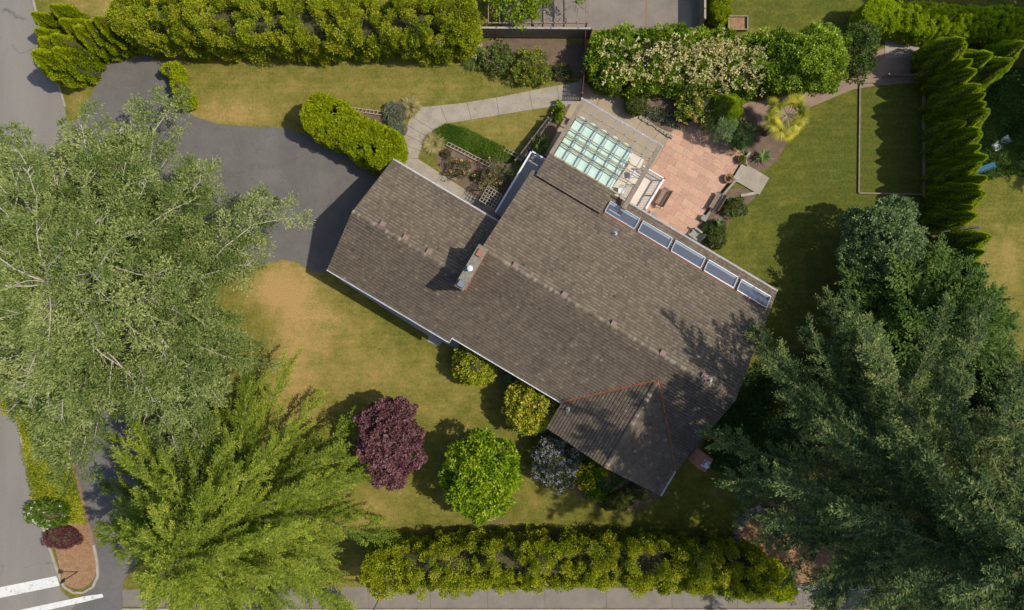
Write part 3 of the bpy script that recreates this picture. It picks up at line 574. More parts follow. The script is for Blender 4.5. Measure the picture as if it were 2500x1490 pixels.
def shrub(name, label, cat, c, r, mat, seed, L=.16, Wd=.09, clump=.28, nclump=None, per=60, group=None, tb=.5, flowers=None, stem=True, core=True, spread=.16, up=.3, depth=(.72, 1.0), lumps=.16, corem='core'):
    """c = world centre of the base (x,y), r = (rx,ry,height)"""
    rng = np.random.default_rng(seed); x, y = c[0], c[1]; z0 = c[2] if len(c) > 2 and c[2] else 0
    root = thing(name, label, cat, (x, y, z0), 0, group); rx, ry, hh = r; cz = hh*.5; rz = hh*.5
    A = 4*PI*((rx*ry)**1.6/3+(rx*rz)**1.6/3+(ry*rz)**1.6/3)**(1/1.6)
    nc = nclump or max(12, int(A*.62/(clump*clump*1.5)))
    u = runit(rng, nc*2); u = u[u[:, 2] > -.45][:nc]
    ph = rng.uniform(0, 6, 4); lump = 1+lumps*(np.sin(4*u[:, 0]+ph[0])*np.sin(3.6*u[:, 1]+ph[1])+.7*np.sin(7*u[:, 0]+ph[2]+5*u[:, 2]))
    k = rng.uniform(*depth, len(u))*lump
    Cc = np.stack([u[:, 0]*(rx-clump*.6)*k, u[:, 1]*(ry-clump*.6)*k, cz+u[:, 2]*(rz-clump*.5)*k], 1); Cc[:, 2] = np.maximum(Cc[:, 2], .12)
    fo = FO(); outd = nrm(u/np.array([rx, ry, rz])); clump_leaves(fo, rng, Cc, clump*rng.uniform(.7, 1.25, len(u)), per, L, Wd, outd, tb, spread, up)
    fo.build('foliage', mat, root)
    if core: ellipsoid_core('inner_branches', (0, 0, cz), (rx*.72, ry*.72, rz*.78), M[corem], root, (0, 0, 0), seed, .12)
    if stem: MB().tube([(0, 0, 0), (0.02, 0, hh*.5)], [.06, .04]).build('stem', M['bark'], root)
    for fl in (flowers or []):
        fm, nf, fs, fn = fl[:4]; nf_ = nf; sel = rng.integers(0, len(u), nf_); ud = nrm(outd[sel]+rng.normal(size=(nf_, 3))*.45+np.array([0, 0, .5])); Pf = Cc[sel]+ud*clump*1.05
        f2 = FO(); idx = np.repeat(np.arange(nf_), fn); uu = runit(rng, nf_*fn); uu[:, 2] = np.abs(uu[:, 2])
        f2.add(Pf[idx]+uu*fs*.25, nrm(uu+rng.normal(size=uu.shape)*.3), runit(rng, len(idx)), fs*rng.uniform(.6, 1.1, len(idx)), fs*.65, rng.uniform(.1, .9, nf_)[idx]+rng.normal(0, .1, len(idx)))
        f2.build('blossom', fm, root)
    return root
def hedge(name, label, path, halfw, hgt, mat, seed, clump=.38, L=.115, Wd=.075, per=130, dens=1.0, group=None, cat='hedge', tb=.5, wob=.12, upright=1.5, gaps=None, spread=.15, twigs=0):
    """path: list of ground px points; clumpy cedar hedge"""
    rng = np.random.default_rng(seed); pts = [np.array(G(*p)[:2]) for p in path]
    org = pts[0]; root = thing(name, label, cat, (org[0], org[1], 0), 0, group); O = (org[0], org[1], 0)
    segs = [(pts[i], pts[i+1]) for i in range(len(pts)-1)]; lens = [np.linalg.norm(b-a) for a, b in segs]; Ltot = sum(lens)
    nc = int(Ltot*(2*halfw+2*hgt*.75)/(clump**2*1.9)*dens)
    C = []; out = []
    for _ in range(nc):
        s_ = rng.uniform(0, Ltot); i = 0
        while s_ > lens[i] and i < len(segs)-1: s_ -= lens[i]; i += 1
        a, b = segs[i]; p = a+(b-a)*(s_/lens[i]); d = (b-a)/lens[i]; nn = np.array([-d[1], d[0]])
        hl = hgt*(1+wob*(.6*math.sin(s_*.53+i*2)+.5*math.sin(s_*1.31+seed)+.45*math.sin(s_*2.9))); hw = halfw*(1+.06*math.sin(s_*.9+seed+i)+.06*math.sin(s_*2.3)+rng.uniform(-.08, .1))
        q = rng.uniform(0, 2*hw+2*hl*.8)
        if q < 2*hw: lat = q-hw; z = hl*(1-.2*abs(lat/hw)**3)*(rng.uniform(.78, 1.07) if wob > .1 else rng.uniform(.88, 1.02)); o = np.array([nn[0]*lat/hw*.4, nn[1]*lat/hw*.4, 1.0])
        else:
            sd_ = 1 if q-2*hw < hl*.8 else -1; z = rng.uniform(.15, .85)*hl; lat = sd_*hw*(1-.12*z/hl)*rng.uniform(.8, 1.05); o = np.array([nn[0]*sd_, nn[1]*sd_, .45])
        C.append([p[0]+nn[0]*lat, p[1]+nn[1]*lat, max(.15, z-clump*.4)]); out.append(o)
    for end, (p, d) in enumerate(((pts[0], pts[0]-pts[1]), (pts[-1], pts[-1]-pts[-2]))):
        d = d/np.linalg.norm(d)
        for _ in range(int(halfw*hgt*3.2/clump**2*dens)):
            th = rng.uniform(-PI/2, PI/2); dd = np.array([d[0]*math.cos(th)-d[1]*math.sin(th), d[0]*math.sin(th)+d[1]*math.cos(th)]); z = rng.uniform(.1, .97)*hgt
            if rng.uniform() < .4:
                q = math.sqrt(rng.uniform(0, 1))*.9; C.append([p[0]+dd[0]*halfw*q, p[1]+dd[1]*halfw*q, hgt*rng.uniform(.84, .98)-clump*.5]); out.append([dd[0]*q*.4, dd[1]*q*.4, 1.0]); continue
            C.append([p[0]+dd[0]*halfw*.9, p[1]+dd[1]*halfw*.9, z]); out.append([dd[0], dd[1], .4])
    C = np.array(C); out = nrm(np.array(out)); rc = clump*rng.uniform(.45, 1.25, len(C))*(1+.3*(rng.uniform(0, 1, len(C)) > .85))
    fo = FO()
    for lv in (0, 1): clump_leaves(fo, rng, C-out*clump*.55*lv+np.array([0, 0, -clump*.5*lv*upright]), rc*(1-.12*lv), per//(1+lv), L, Wd, out, tb-.02*lv, spread*1.25, .55, upright)
    fo.build('foliage', mat, root, O)
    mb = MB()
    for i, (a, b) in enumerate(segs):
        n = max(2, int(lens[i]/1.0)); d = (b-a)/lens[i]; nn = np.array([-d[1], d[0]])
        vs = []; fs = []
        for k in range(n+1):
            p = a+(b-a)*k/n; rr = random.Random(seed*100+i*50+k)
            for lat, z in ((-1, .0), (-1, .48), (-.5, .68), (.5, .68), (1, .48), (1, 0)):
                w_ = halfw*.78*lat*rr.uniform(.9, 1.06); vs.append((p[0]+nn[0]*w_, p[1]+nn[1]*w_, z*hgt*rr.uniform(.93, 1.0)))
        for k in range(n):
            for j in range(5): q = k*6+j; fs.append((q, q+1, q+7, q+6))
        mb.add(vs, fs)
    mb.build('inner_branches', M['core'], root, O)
    if twigs:
        tm = MB(); rg = random.Random(seed)
        for _ in range(twigs):
            c_ = C[rg.randrange(len(C))]
            if c_[2] < hgt*.6: continue
            p = Vector(c_)+Vector((0, 0, clump*.5)); 
            for _k in range(5):
                q = p+Vector((rg.uniform(-.5, .5), rg.uniform(-.5, .5), rg.uniform(.0, .4))); tm.tube([p, p.lerp(q, .5)+Vector((.03, .02, .04)), q], [.02, .014, .006], 4, False)
        if tm.v: tm.build('bare_twigs', M['palebark'], root, O)['kind'] = 'stuff'
    return root
def column_proto(label, mat, seed, r=.72, h=5.6, n=9000, L=.10, Wd=.055, pointed=1.0, name='columnar_cedar', group=None, ridge=.12):
    rng = np.random.default_rng(seed); root = thing(name, label, 'tree', (0, 0, 0), 0, group)
    z = rng.uniform(0, 1, n); th = rng.uniform(0, 2*PI, n)
    prof = lambda z: np.clip(np.minimum(1, .75+z*1.2)*(1-np.clip((z-.35)/.65, 0, 1)**1.6*pointed)**.85, 0.02, 1)
    nr = 1+ridge*np.sin(5*th+7*z+seed)+ridge*.7*np.sin(9*th-11*z+seed*2)+ridge*.4*np.sin(23*z+3*th)
    ctr = np.stack([.12*np.sin(3*z+seed), .12*np.cos(2.3*z), z*0], 1)
    rr = r*prof(z)*nr*rng.uniform(.86, 1.04, n); out = np.stack([np.cos(th), np.sin(th), z*0], 1)
    P = out*rr[:, None]+ctr; P[:, 2] = z*h
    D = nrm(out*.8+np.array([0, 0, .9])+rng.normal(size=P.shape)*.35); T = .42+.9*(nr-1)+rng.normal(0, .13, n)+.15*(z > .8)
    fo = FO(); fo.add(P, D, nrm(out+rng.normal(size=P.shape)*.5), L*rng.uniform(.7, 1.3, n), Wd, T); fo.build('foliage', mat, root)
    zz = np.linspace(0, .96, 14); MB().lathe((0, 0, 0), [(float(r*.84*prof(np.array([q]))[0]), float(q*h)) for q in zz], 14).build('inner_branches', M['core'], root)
    MB().tube([(0, 0, 0), (0, 0, h*.7)], [.09, .04]).build('trunk', M['bark'], root)
    return root
def place(proto, first, p, sc, rz, label):
    o = proto if first else copy_tree(proto); o.location = p; o.scale = sc; o.rotation_euler = (0, 0, rz); o['label'] = label; return o
def conifer(name, label, base, h, r, mat, bark, seed, nprim=90, zmin=.12, rise=.25, droop=.35, prof='dome', sec=14, leaves=12, L=.30, Wd=.09, bare=.3, pend=.3, ang0=(.55, 1.05), drop=.12, tuft=0, fans=0, lean=(0, 0), secw=.42, tb=.5, tri=1, rad=.4, tip=0.0, twig=.02, group=None, azr=None, wobble=.07):
    rng = np.random.default_rng(seed); root = thing(name, label, 'tree', (base[0], base[1], 0), 0, group)
    def axis(z): t_ = z/h; return np.array([lean[0]*t_**1.3+.25*math.sin(3*t_+seed), lean[1]*t_**1.3+.25*math.cos(2.4*t_+seed)-.25, z])
    zs = np.linspace(0, h*.97, 9); MB().tube([axis(z) for z in zs], [rad*(1-z/h*.92)+.02 for z in zs], 9).build('trunk', bark, root)
    fo = FO(); wood = MB(); ga = 2.39996; TC = []; TO = []; TT = []
    for i in range(nprim):
        f = (i+.5)/nprim; z = h*(zmin+(1-zmin)*f**1.05)*.985; t_ = z/h
        tt = max(0.0, (t_-zmin)/(1-zmin))
        if prof == 'dome': Rz = math.sqrt(max(.02, 1-tt**2.2))
        elif prof == 'cone': Rz = max(.05, (1-tt)**.8)
        else: Rz = max(.06, (1-tt**1.5))
        az = i*ga+rng.uniform(-.3, .3); ln = r*Rz*rng.uniform(.72, 1.12)*(azr(az) if azr else 1)+.3
        if tt < .1: ln *= .88
        d = np.array([math.cos(az), math.sin(az), 0]); lat = np.array([-d[1], d[0], 0]); s0 = axis(z)
        rs = rise*rng.uniform(.6, 1.4)+(.35 if tt > .8 else 0); bare_ = bare*(0 if tt > .5 else 1); dr = droop*rng.uniform(.7, 1.3); cv = rng.uniform(-.2, .2); cw = rng.uniform(-wobble, wobble)
        def P(t): t = np.asarray(t)[..., None]; return s0+d*ln*t+lat*ln*cv*t*t+lat*ln*cw*np.sin(t*PI*1.7)+np.array([0, 0, 1])*ln*(rs*t-dr*t*t+tip*t**4)
        tp = np.linspace(0, 1, 7); r0 = max(.025, rad*.33*(1-t_*.6)*min(1, ln/6)); wood.tube([tuple(p) for p in P(tp)], [r0*(1-.85*q)+.008 for q in tp], 5, False)
        if not tuft or ln > 1:
            ub = .72 if tuft else bare_+.1; mm = int(ln*(1-ub)*(16 if tuft else 34))+6; uq = rng.uniform(ub, 1.02, mm); Pq = P(uq); sgq = np.where(rng.uniform(size=mm) < .5, -1., 1.)[:, None]
            tq = nrm(P(uq+.02)-P(uq-.02)); Dq = tq*.7+lat*sgq*rng.uniform(0, .8, (mm, 1))+np.array([0, 0, .25])+rng.normal(size=(mm, 3))*.2; fo.add(Pq+np.array([0, 0, .03]), Dq, nrm(np.array([0, 0, 1.])+rng.normal(size=(mm, 3))*.4), L*rng.uniform(.8, 1.3, mm), Wd*1.3, tb+.15+rng.normal(0, .12, mm))
        ns = max(4, int(sec*(ln/r)**.8)+1); ptint = rng.normal(0, .09); gap = rng.uniform(0, 6)
        for j in range(ns):
            u = bare_*.6+(1-bare_*.6)*(j+rng.uniform(.2, .8))/ns; sg = 1 if j % 2 else -1; p0 = P([u])[0]
            tang = nrm((P([min(1, u+.05)])-P([u-.05]))[0]); ang = rng.uniform(*ang0); dh = nrm(tang*math.cos(ang)+lat*sg*math.sin(ang)+np.array([0, 0, rng.uniform(-.05, .12)]))
            sl_ = (secw*ln*(1-.62*u)*rng.uniform(.7, 1.25)+.35)
            if j < ns-2 and rng.uniform() < drop+.35*drop*4*max(0, math.sin(u*9+gap)): continue
            if j >= ns-1: dh = tang; sl_ *= .9
            stint = ptint+rng.normal(0, .09)
            if tuft:
                for qv in (.2, .45, .7, .85, 1.0) if sl_ > 1.2 else (.35, .7, 1.0):
                    if qv < .5 and u < bare_*.8 and rng.uniform() < .8: continue
                    TC.append(p0+dh*sl_*qv-np.array([0, 0, 1])*pend*sl_*qv*qv+rng.normal(size=3)*.12); TO.append(dh*.5+np.array([0, 0, .6])); TT.append(tb+stint+rng.normal(0, .08))
                if j % 2 == 0 or u < bare_: wood.tube([tuple(p0), tuple(p0+dh*sl_*.5-np.array([0, 0, .2*pend*sl_])), tuple(p0+dh*sl_-np.array([0, 0, pend*sl_]))], [twig*1.2, twig*.8, twig*.3], 4, False)
                continue
            m = max(4, int(leaves*min(1.6, sl_/1.2))); q = (np.arange(m)+rng.uniform(.1, .9, m))/m
            if u < bare_: q = .45+.55*q
            perp = nrm(np.cross(dh, [0, 0, 1.])); 
            for sgn in (-1, 1):
                for _t in range(tri):
                    qq = q+rng.uniform(-.03, .03, m); Pp = p0+dh*sl_*qq[:, None]-np.array([0, 0, 1])*(pend*sl_*qq[:, None]**2)+rng.normal(size=(m, 3))*.05*(1+_t)
                    D = dh*.75+perp*sgn*(.75 if _t == 0 else .35)+rng.normal(size=(m, 3))*.28-np.array([0, 0, 1])*(pend*.4-.12)
                    Lf = L*(1.15-.55*qq)*rng.uniform(.7, 1.3, m); Nn = nrm(np.array([0, 0, 1.])+rng.normal(size=(m, 3))*.55)
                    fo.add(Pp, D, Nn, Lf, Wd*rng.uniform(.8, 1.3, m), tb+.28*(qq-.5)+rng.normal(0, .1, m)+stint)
            if twig and (j % 2 == 0 or u < bare): wood.tube([tuple(p0), tuple(p0+dh*sl_*.5-np.array([0, 0, .25*pend*sl_])), tuple(p0+dh*sl_*.95-np.array([0, 0, .9*pend*sl_]))], [twig*1.3, twig, twig*.4], 4, False)
    for _ in range(fans):
        q = TC[rng.integers(0, len(TC))]+np.array([0, 0, .35]); dv = q-axis(q[2]*.8); dv = dv/np.linalg.norm(dv); fl_ = rng.uniform(.7, 1.7); a0 = q-dv*fl_*.5; e0 = q+dv*fl_*.5; wood.tube([tuple(a0), tuple(e0)], [.035, .015], 4, False)
        for k in range(9):
            b0 = a0+(e0-a0)*rng.uniform(.2, 1); wv = nrm(dv*.8+rng.normal(size=3)*.6); wood.tube([tuple(b0), tuple(b0+wv*rng.uniform(.25, .6))], [.016, .007], 3, False)
    if tuft:
        C = np.array(TC); O_ = nrm(np.array(TO)); T_ = np.array(TT); n = len(C); rc = .5*rng.uniform(.5, 1.35, n); idx = np.repeat(np.arange(n), tuft); u = nrm(runit(rng, n*tuft)+O_[idx]*.35)
        Pp = C[idx]+u*np.array([1, 1, .6])*(rc[idx]*rng.uniform(.3, 1.1, n*tuft))[:, None]; D = nrm(u+rng.normal(size=u.shape)*.5+O_[idx]*.5); fo.add(Pp, D, nrm(np.array([0, 0, .7])+rng.normal(size=u.shape)*.6), L*rng.uniform(.7, 1.3, len(idx)), Wd, T_[idx]+rng.normal(0, .13, len(idx)))
    wood.build('branches', bark, root); fo.build('crown', mat, root)
    return root
# ------------------------------------------------------------------ big trees
def gp(x, y): p = G(x, y); return (p.x, p.y)
conifer('cedar_tree', 'huge spreading grey green conifer with pale bare limbs between street and driveway', gp(414, 702), 14.5, 12.6, M['cedar'], M['palebark'], 11, nprim=115, wobble=.13, azr=lambda a: .93+.10*math.sin(5*a+1)+.09*math.sin(9*a+.5)-.17*max(0, math.cos(a-.1))**2-.17*max(0, math.cos(a-math.radians(62)))**3, zmin=.25, rise=.22, droop=.24, prof='dome', sec=24, leaves=22, L=.20, Wd=.075, bare=.44, pend=.10, secw=.28, tri=3, rad=.4, twig=.028, drop=.24, tuft=66, fans=230)
conifer('cypress_tree', 'large feathery yellow green cypress beside the purple maple', gp(636, 1202), 15.5, 10.2, M['cypress'], M['bark'], 12, azr=lambda a: .96+.07*math.sin(6*a+1)+.06*math.sin(11*a), nprim=130, zmin=.08, rise=.26, droop=.28, prof='cone2', sec=26, leaves=30, L=.23, Wd=.05, bare=.13, pend=.14, secw=.25, tri=2, rad=.4, twig=.012, ang0=(.3, .65), drop=.14)
conifer('fir_tree', 'tallest dark blue green conifer with long boughs beside the end chimney', gp(2000, 1110), 24, 11.0, M['fir'], M['bark'], 13, nprim=115, zmin=.22, rise=.12, droop=.20, prof='dome', sec=32, leaves=20, L=.26, Wd=.06, bare=.15, pend=.28, secw=.115, tri=3, rad=.5, twig=.016, tip=.1, drop=.08, azr=lambda a: .96+.10*math.sin(7*a)-.12*max(0, math.cos(a-math.radians(185)))**6-.12*max(0, math.cos(a-math.radians(238)))**2+.12*max(0, math.cos(a-math.radians(125))))
conifer('fir_tree', 'dark green conifer at the right edge between the tallest conifer and juniper', gp(2310, 960), 12, 7.0, M['fir'], M['bark'], 14, nprim=70, zmin=.1, rise=.25, droop=.3, prof='cone2', sec=28, leaves=20, L=.26, Wd=.06, bare=.1, pend=.25, secw=.19, tri=3, rad=.35, drop=.06, tb=.56)
conifer('fir_tree', 'dark green conifer in the bottom right corner by the pavement', gp(2300, 1330), 13, 7.0, M['fir'], M['bark'], 15, nprim=70, zmin=.1, rise=.25, droop=.3, prof='cone2', sec=28, leaves=20, L=.26, Wd=.06, bare=.1, pend=.25, secw=.19, tri=3, rad=.35, tb=.6, drop=.06)
conifer('juniper_tree', 'broad mid green feathery evergreen below the row of columnar cedars', gp(2170, 805), 7.5, 6.0, M['juniper'], M['bark'], 16, nprim=90, zmin=.08, rise=.5, droop=.35, prof='dome', sec=16, leaves=16, L=.30, Wd=.10, bare=.08, pend=.1, secw=.35, tri=3, rad=.25)
# ------------------------------------------------------------------ hedges
hedge('cedar_hedge', 'long clumpy lime green cedar hedge above the narrow front lawn', [(400, 92), (640, 95), (900, 98), (1120, 98)], 1.55, 4.7, M['lime'], 21, twigs=40, per=190)
hedge('cedar_hedge', 'long clumpy lime green cedar hedge along the bottom pavement', [(960, 1352), (1200, 1345), (1450, 1342), (1700, 1350), (1800, 1362)], 1.5, 4.3, M['lime'], 22, twigs=40, per=190, tb=.53)
hedge('clipped_hedge', 'smooth clipped dark green hedge at the top right of the garden', [(2100, 65), (2300, 80), (2600, 88)], 1.0, 2.6, M['column'], 23, clump=.2, L=.10, Wd=.065, per=75, dens=1.9, wob=.03, spread=.05, upright=1, tb=.5)
hedge('clipped_hedge', 'short clipped yellow green hedge beside the planter box', [(1735, -60), (1748, 50)], .55, 1.8, M['lime2'], 24, clump=.22, L=.09, Wd=.06, per=90, wob=.03, spread=.06, upright=1, tb=.5)
shrub('hedge_end_shrub', 'rounded lime cedar bush at the right end of the bottom hedge', 'shrub', gp(1865, 1395), (1.5, 1.3, 2.6), M['lime2'], 25, L=.13, Wd=.09, clump=.3, per=90, lumps=.15)
shrub('hedge_end_shrub', 'small lime cedar bush between the bottom hedge and white rail', 'shrub', gp(1900, 1432), (1.0, .8, 1.6), M['lime2'], 26, L=.13, Wd=.09, clump=.28, per=90, lumps=.15)
# street corner columns
pr = column_proto('x', M['lime2'], 31, r=.95, h=4.8, n=17000, L=.14, Wd=.085, ridge=.16, name='cedar_bush', group='tapering cedars at the street corner')
pr2 = None
LS = [((198, 190), 1.15, 1.1, 'biggest lime cedar at the drive mouth, nearest the street'), ((228, 178), 1.05, .95, 'lime cedar nearest the driveway asphalt at its mouth'), ((205, 160), 1.0, 1.0, 'lime cedar second from the drive mouth along the street edge'), ((235, 150), 1.0, 1.0, 'lime cedar behind the one nearest the driveway asphalt'),
      ((190, 130), .85, .95, 'slender lime cedar halfway up the street edge'), ((180, 95), .8, .95, 'slender lime cedar at the top of the street edge'), ((275, 130), .9, .95, 'lime cedar at the head of the driveway, left'), ((305, 118), .95, .95, 'lime cedar at the head of the driveway, middle'), ((335, 112), .9, 1.05, 'lime cedar at the head of the driveway, beside the long hedge'), ((240, 105), .85, .9, 'lime cedar set back behind the driveway head'), ((215, 75), .8, .9, 'lime cedar in the top left corner beside the dry grass')]
for i, (p, s1, s2, lb) in enumerate(LS): place(pr, i == 0, (*gp(*p), 0), (s1, s1, s2), i*1.3, lb)
pr = shrub('rounded_cedar', 'x', 'shrub', (0, 0), (.9, .56, 1.75), M['lime2'], 33, L=.11, Wd=.07, clump=.22, per=70, group='three rounded cedars beside the driveway', spread=.05, lumps=.05)
for i, (p, lb) in enumerate([((440, 184), 'rounded lime cedar nearest the long hedge, top of three'), ((454, 219), 'rounded lime cedar in the middle of three by the drive'), ((470, 257), 'rounded lime cedar at the lawn corner, bottom of three')]): place(pr, i == 0, (*gp(*p), 0), (1, 1, 1), i*1.7, lb)
sh = hedge('cedar_shrub', 'big elongated bright lime cedar shrub at the front garage corner', [(812, 308), (948, 380)], 1.4, 3.1, M['lime2'], 34, clump=.3, L=.12, Wd=.085, per=120, dens=2.2, wob=.03, spread=.08, upright=1, cat='shrub')
# right-hand columnar cedars
tips = [(2352, 94, 5.0), (2355, 115, 5.0), (2376, 145, 5.2), (2381, 170, 5.2), (2390, 217, 5.5), (2407, 228, 5.9), (2404, 250, 5.6), (2411, 277, 5.8), (2361, 296, 4.6), (2391, 315, 5.2), (2393, 333, 5.4), (2397, 354, 5.5), (2408, 380, 5.7), (2391, 405, 5.3), (2412, 431, 5.8), (2391, 453, 5.4), (2400, 478, 5.6), (2379, 503, 5.0), (2382, 523, 5.2), (2414, 584, 5.8), (2406, 613, 5.7), (2391, 643, 5.4), (2380, 668, 5.0)]
words = ['first', 'second', 'third', 'fourth', 'fifth', 'sixth', 'seventh', 'eighth', 'ninth', 'tenth', 'eleventh', 'twelfth', 'thirteenth', 'fourteenth', 'fifteenth', 'sixteenth', 'seventeenth', 'eighteenth', 'nineteenth', 'twentieth', 'twenty-first', 'twenty-second', 'last']
protos = [column_proto('x', M['column'], 41+k, r=.86, h=5.6, n=16000, pointed=(.97, .93, 1.0)[k], ridge=.14, group='columnar cedars in a row beside the railed lawn') for k in range(3)]
used = set()
for i, (x, y, hh) in enumerate(tips):
    p = G(x, y, hh); k = i % 3; sc = (1.0+.1*math.sin(i*2.1)); place(protos[k], k not in used, (p.x, p.y, 0), (sc, sc, hh/5.6), i*2.1, words[i]+' columnar cedar from the top in the row at the right'); used.add(k)
# dark cedars at upper right
for i, (x, y, hh, lb) in enumerate([(2420, 130, 4.5, 'dark columnar cedar behind the row, next to the clipped hedge'), (2465, 150, 4.8, 'dark columnar cedar behind the row, middle of the back three'), (2500, 110, 4.5, 'dark columnar cedar behind the row at the frame edge')]):
    p = G(x, y, hh); o = place(protos[i], False, (p.x, p.y, 0), (1.05, 1.05, hh/5.6), i, lb); o['group'] = 'dark cedars behind the row'
def dead_column(p, hh, lb):
    rng = random.Random(int(p[0])); root = thing('dead_cedar', lb, 'tree', (*gp(*p), 0), 0, 'dead cedars in the right row'); MB().tube([(0, 0, 0), (0, 0, hh)], [.08, .02]).build('trunk', M['bark'], root); tw = MB()
    for _ in range(260):
        z = rng.uniform(.3, hh); a = rng.uniform(0, 2*PI); l = .5*(1.1-z/hh)+.1; tw.tube([(0, 0, z), (math.cos(a)*l, math.sin(a)*l, z+l*.9)], [.016, .008], 4, False)
    tw.build('bare_twigs', M['palebark'], root)
dead_column((2255+15, 222), 4.6, 'bare brown dead cedar in the upper part of the row'); dead_column((2290, 572), 4.6, 'bare brown dead cedar in the lower part of the row')
# ------------------------------------------------------------------ garden trees and shrubs
def tree_trunk(root, h, r=.09, mat='bark'):
    MB().tube([(0, 0, 0), (.05, .03, h*.5), (0, 0, h)], [r, r*.7, r*.4], 8).build('trunk', M[mat], root)
def lobed_tree(name, label, base, lobes, mat, seed, L, Wd, clump, per, trunkh, r=.1, cat='tree', flowers=None, core=True, tb=.5, spread=.16, dens=1.0, up=.2, low=-.5):
    """lobes: (dx, dy, z, rx, ry, rz) relative to base"""
    rng = np.random.default_rng(seed); root = thing(name, label, cat, (base[0], base[1], 0)); fo = FO(); wood = MB(); allC = []; allO = []
    for li, (dx, dy, z, rx, ry, rz) in enumerate(lobes):
        A = (rx*ry+rx*rz+ry*rz)/3*4*PI; nc = int(A*.75/(clump**2*1.6)*dens)+4; u = runit(rng, nc*2); u = u[u[:, 2] > low][:nc]
        k = rng.uniform(.55, 1.05, len(u))[:, None]*(1+.15*np.sin(4*u[:, :1]+li)*np.sin(5*u[:, 1:2]+li*2)); C = np.array([dx, dy, z])+u*np.array([rx, ry, rz])*k
        clump_leaves(fo, rng, C, clump*rng.uniform(.6, 1.2, len(u)), per, L, Wd, nrm(u/np.array([rx, ry, rz])), tb+rng.normal(0, .05), spread, up); allC.append(C); allO.append(u)
        wood.tube([(0, 0, trunkh*.4), (dx*.5, dy*.5, (trunkh*.4+z)*.55), (dx, dy, z)], [r*.6, r*.45, r*.2], 6, False)
        for q in range(10):
            e = C[rng.integers(0, len(C))]; wood.tube([(dx*.6, dy*.6, z*.7), tuple(e)], [r*.25, .012], 4, False)
    tree_trunk(root, trunkh, r); wood.build('branches', M['bark'], root); fo.build('crown', mat, root); C = np.concatenate(allC); O_ = np.concatenate(allO)
    for fm, nf, fs, fn in (flowers or []):
        sel = rng.integers(0, len(C), nf); ud = nrm(O_[sel]+np.array([0, 0, .8])+rng.normal(size=(nf, 3))*.3); Pf = C[sel]+ud*clump*1.0; idx = np.repeat(np.arange(nf), fn); uu = runit(rng, nf*fn); uu[:, 2] = np.abs(uu[:, 2])
        f2 = FO(); f2.add(Pf[idx]+uu*fs*.3, nrm(uu+rng.normal(size=uu.shape)*.3), runit(rng, len(idx)), fs*rng.uniform(.6, 1.1, len(idx)), fs*.6, rng.uniform(.1, .9, nf)[idx]); f2.build('blossom', fm, root)
    return root
# purple maple: crown seen (865..1045, 970..1200)
p = G(950, 1090, 4)
lobed_tree('purple_maple', 'dark purple leaved maple tree on the lawn beside the cypress', gp(978, 1050), [(-.3, .3, 3.9, 1.7, 1.7, 1.0), (.5, 1.7, 3.6, 1.1, 1.1, .8), (-1.6, 1.4, 3.3, .9, .8, .7), (1.1, .2, 3.6, 1.1, 1.0, .8), (.9, -1.3, 3.3, 1.2, 1.1, .8), (-.4, -1.5, 3.6, 1.2, 1.2, .9), (-.9, -2.6, 2.9, .9, .9, .7), (-1.5, -.6, 3.4, 1.0, .9, .8), (.1, -3.0, 2.8, .7, .7, .6), (-.6, 2.0, 3.2, .8, .7, .6)], M['maple'], 51, .17, .12, .25, 46, 3.2, .1, dens=.85, spread=.2)
lobed_tree('magnolia_tree', 'bright green leafy young tree touching the bottom hedge', gp(1180, 1122), [(1.9, -.7, 3.2, .8, .8, .6), (0, 0, 4.2, 1.9, 1.9, 1.2), (1.5, -.1, 3.6, 1.2, 1.2, .9), (-1.3, .8, 3.3, 1.2, 1.1, .9), (-.1, 1.8, 3.2, 1.1, 1.0, .8), (-.8, -1.5, 3.5, 1.3, 1.2, .9), (.8, -1.7, 3.6, 1.2, 1.2, .9), (-.1, -2.9, 3.0, .9, 1.0, .8), (1.6, 1.1, 3.0, 1.0, .8, .7), (-2.0, -.5, 2.8, .8, .8, .6)], M['magnolia'], 52, .24, .12, .34, 44, 3.5, .09)
shrub('camellia_shrub', 'round bronzy green camellia beside the notch in the eave', 'shrub', gp(1163, 880), (1.75, 1.75, 2.9), M['camellia'], 53, tb=.42, L=.17, Wd=.10, clump=.26, per=46, lumps=.05)
shrub('camellia_shrub', 'round yellow flecked camellia overlapping the roof valley end', 'shrub', gp(1294, 984), (2.05, 2.05, 3.5), M['camellia'], 54, tb=.56, L=.19, Wd=.11, clump=.28, per=46, lumps=.06)
lobed_tree('ceanothus_shrub', 'loose shrub covered in pale lilac flowers beside the bright green tree', gp(1348, 1106), [(-.1, 1.0, 1.9, .9, .9, .6), (-.3, 0, 1.9, 1.2, 1.1, .7), (.5, -.9, 1.7, 1.2, 1.0, .6), (1.0, -.1, 1.6, 1.0, .9, .6), (-.6, -.9, 1.5, .9, .8, .5), (.6, -1.9, 1.3, .9, .6, .5)], M['ceanothus'], 55, .14, .06, .26, 40, 1.4, .06, cat='shrub', flowers=[(M['lilac'], 330, .13, 7)])
lobed_tree('broom_shrub', 'small shrub with bright yellow flowers next to the lilac shrub', gp(1418, 1150), [(0, 0, 1.0, .8, 1.0, .5), (.4, -.5, .9, .7, .6, .45), (.9, .5, 1.3, .9, .9, .6)], M['magnolia'], 56, .14, .07, .24, 40, .8, .04, cat='shrub', flowers=[(M['yellow'], 70, .22, 9)], tb=.3)
shrub('dark_shrub', 'dark green shrub under the front gable eave', 'shrub', gp(1478, 1150), (1.5, 1.2, 1.7), M['weeds'], 57, L=.13, Wd=.08, per=50, lumps=.2)
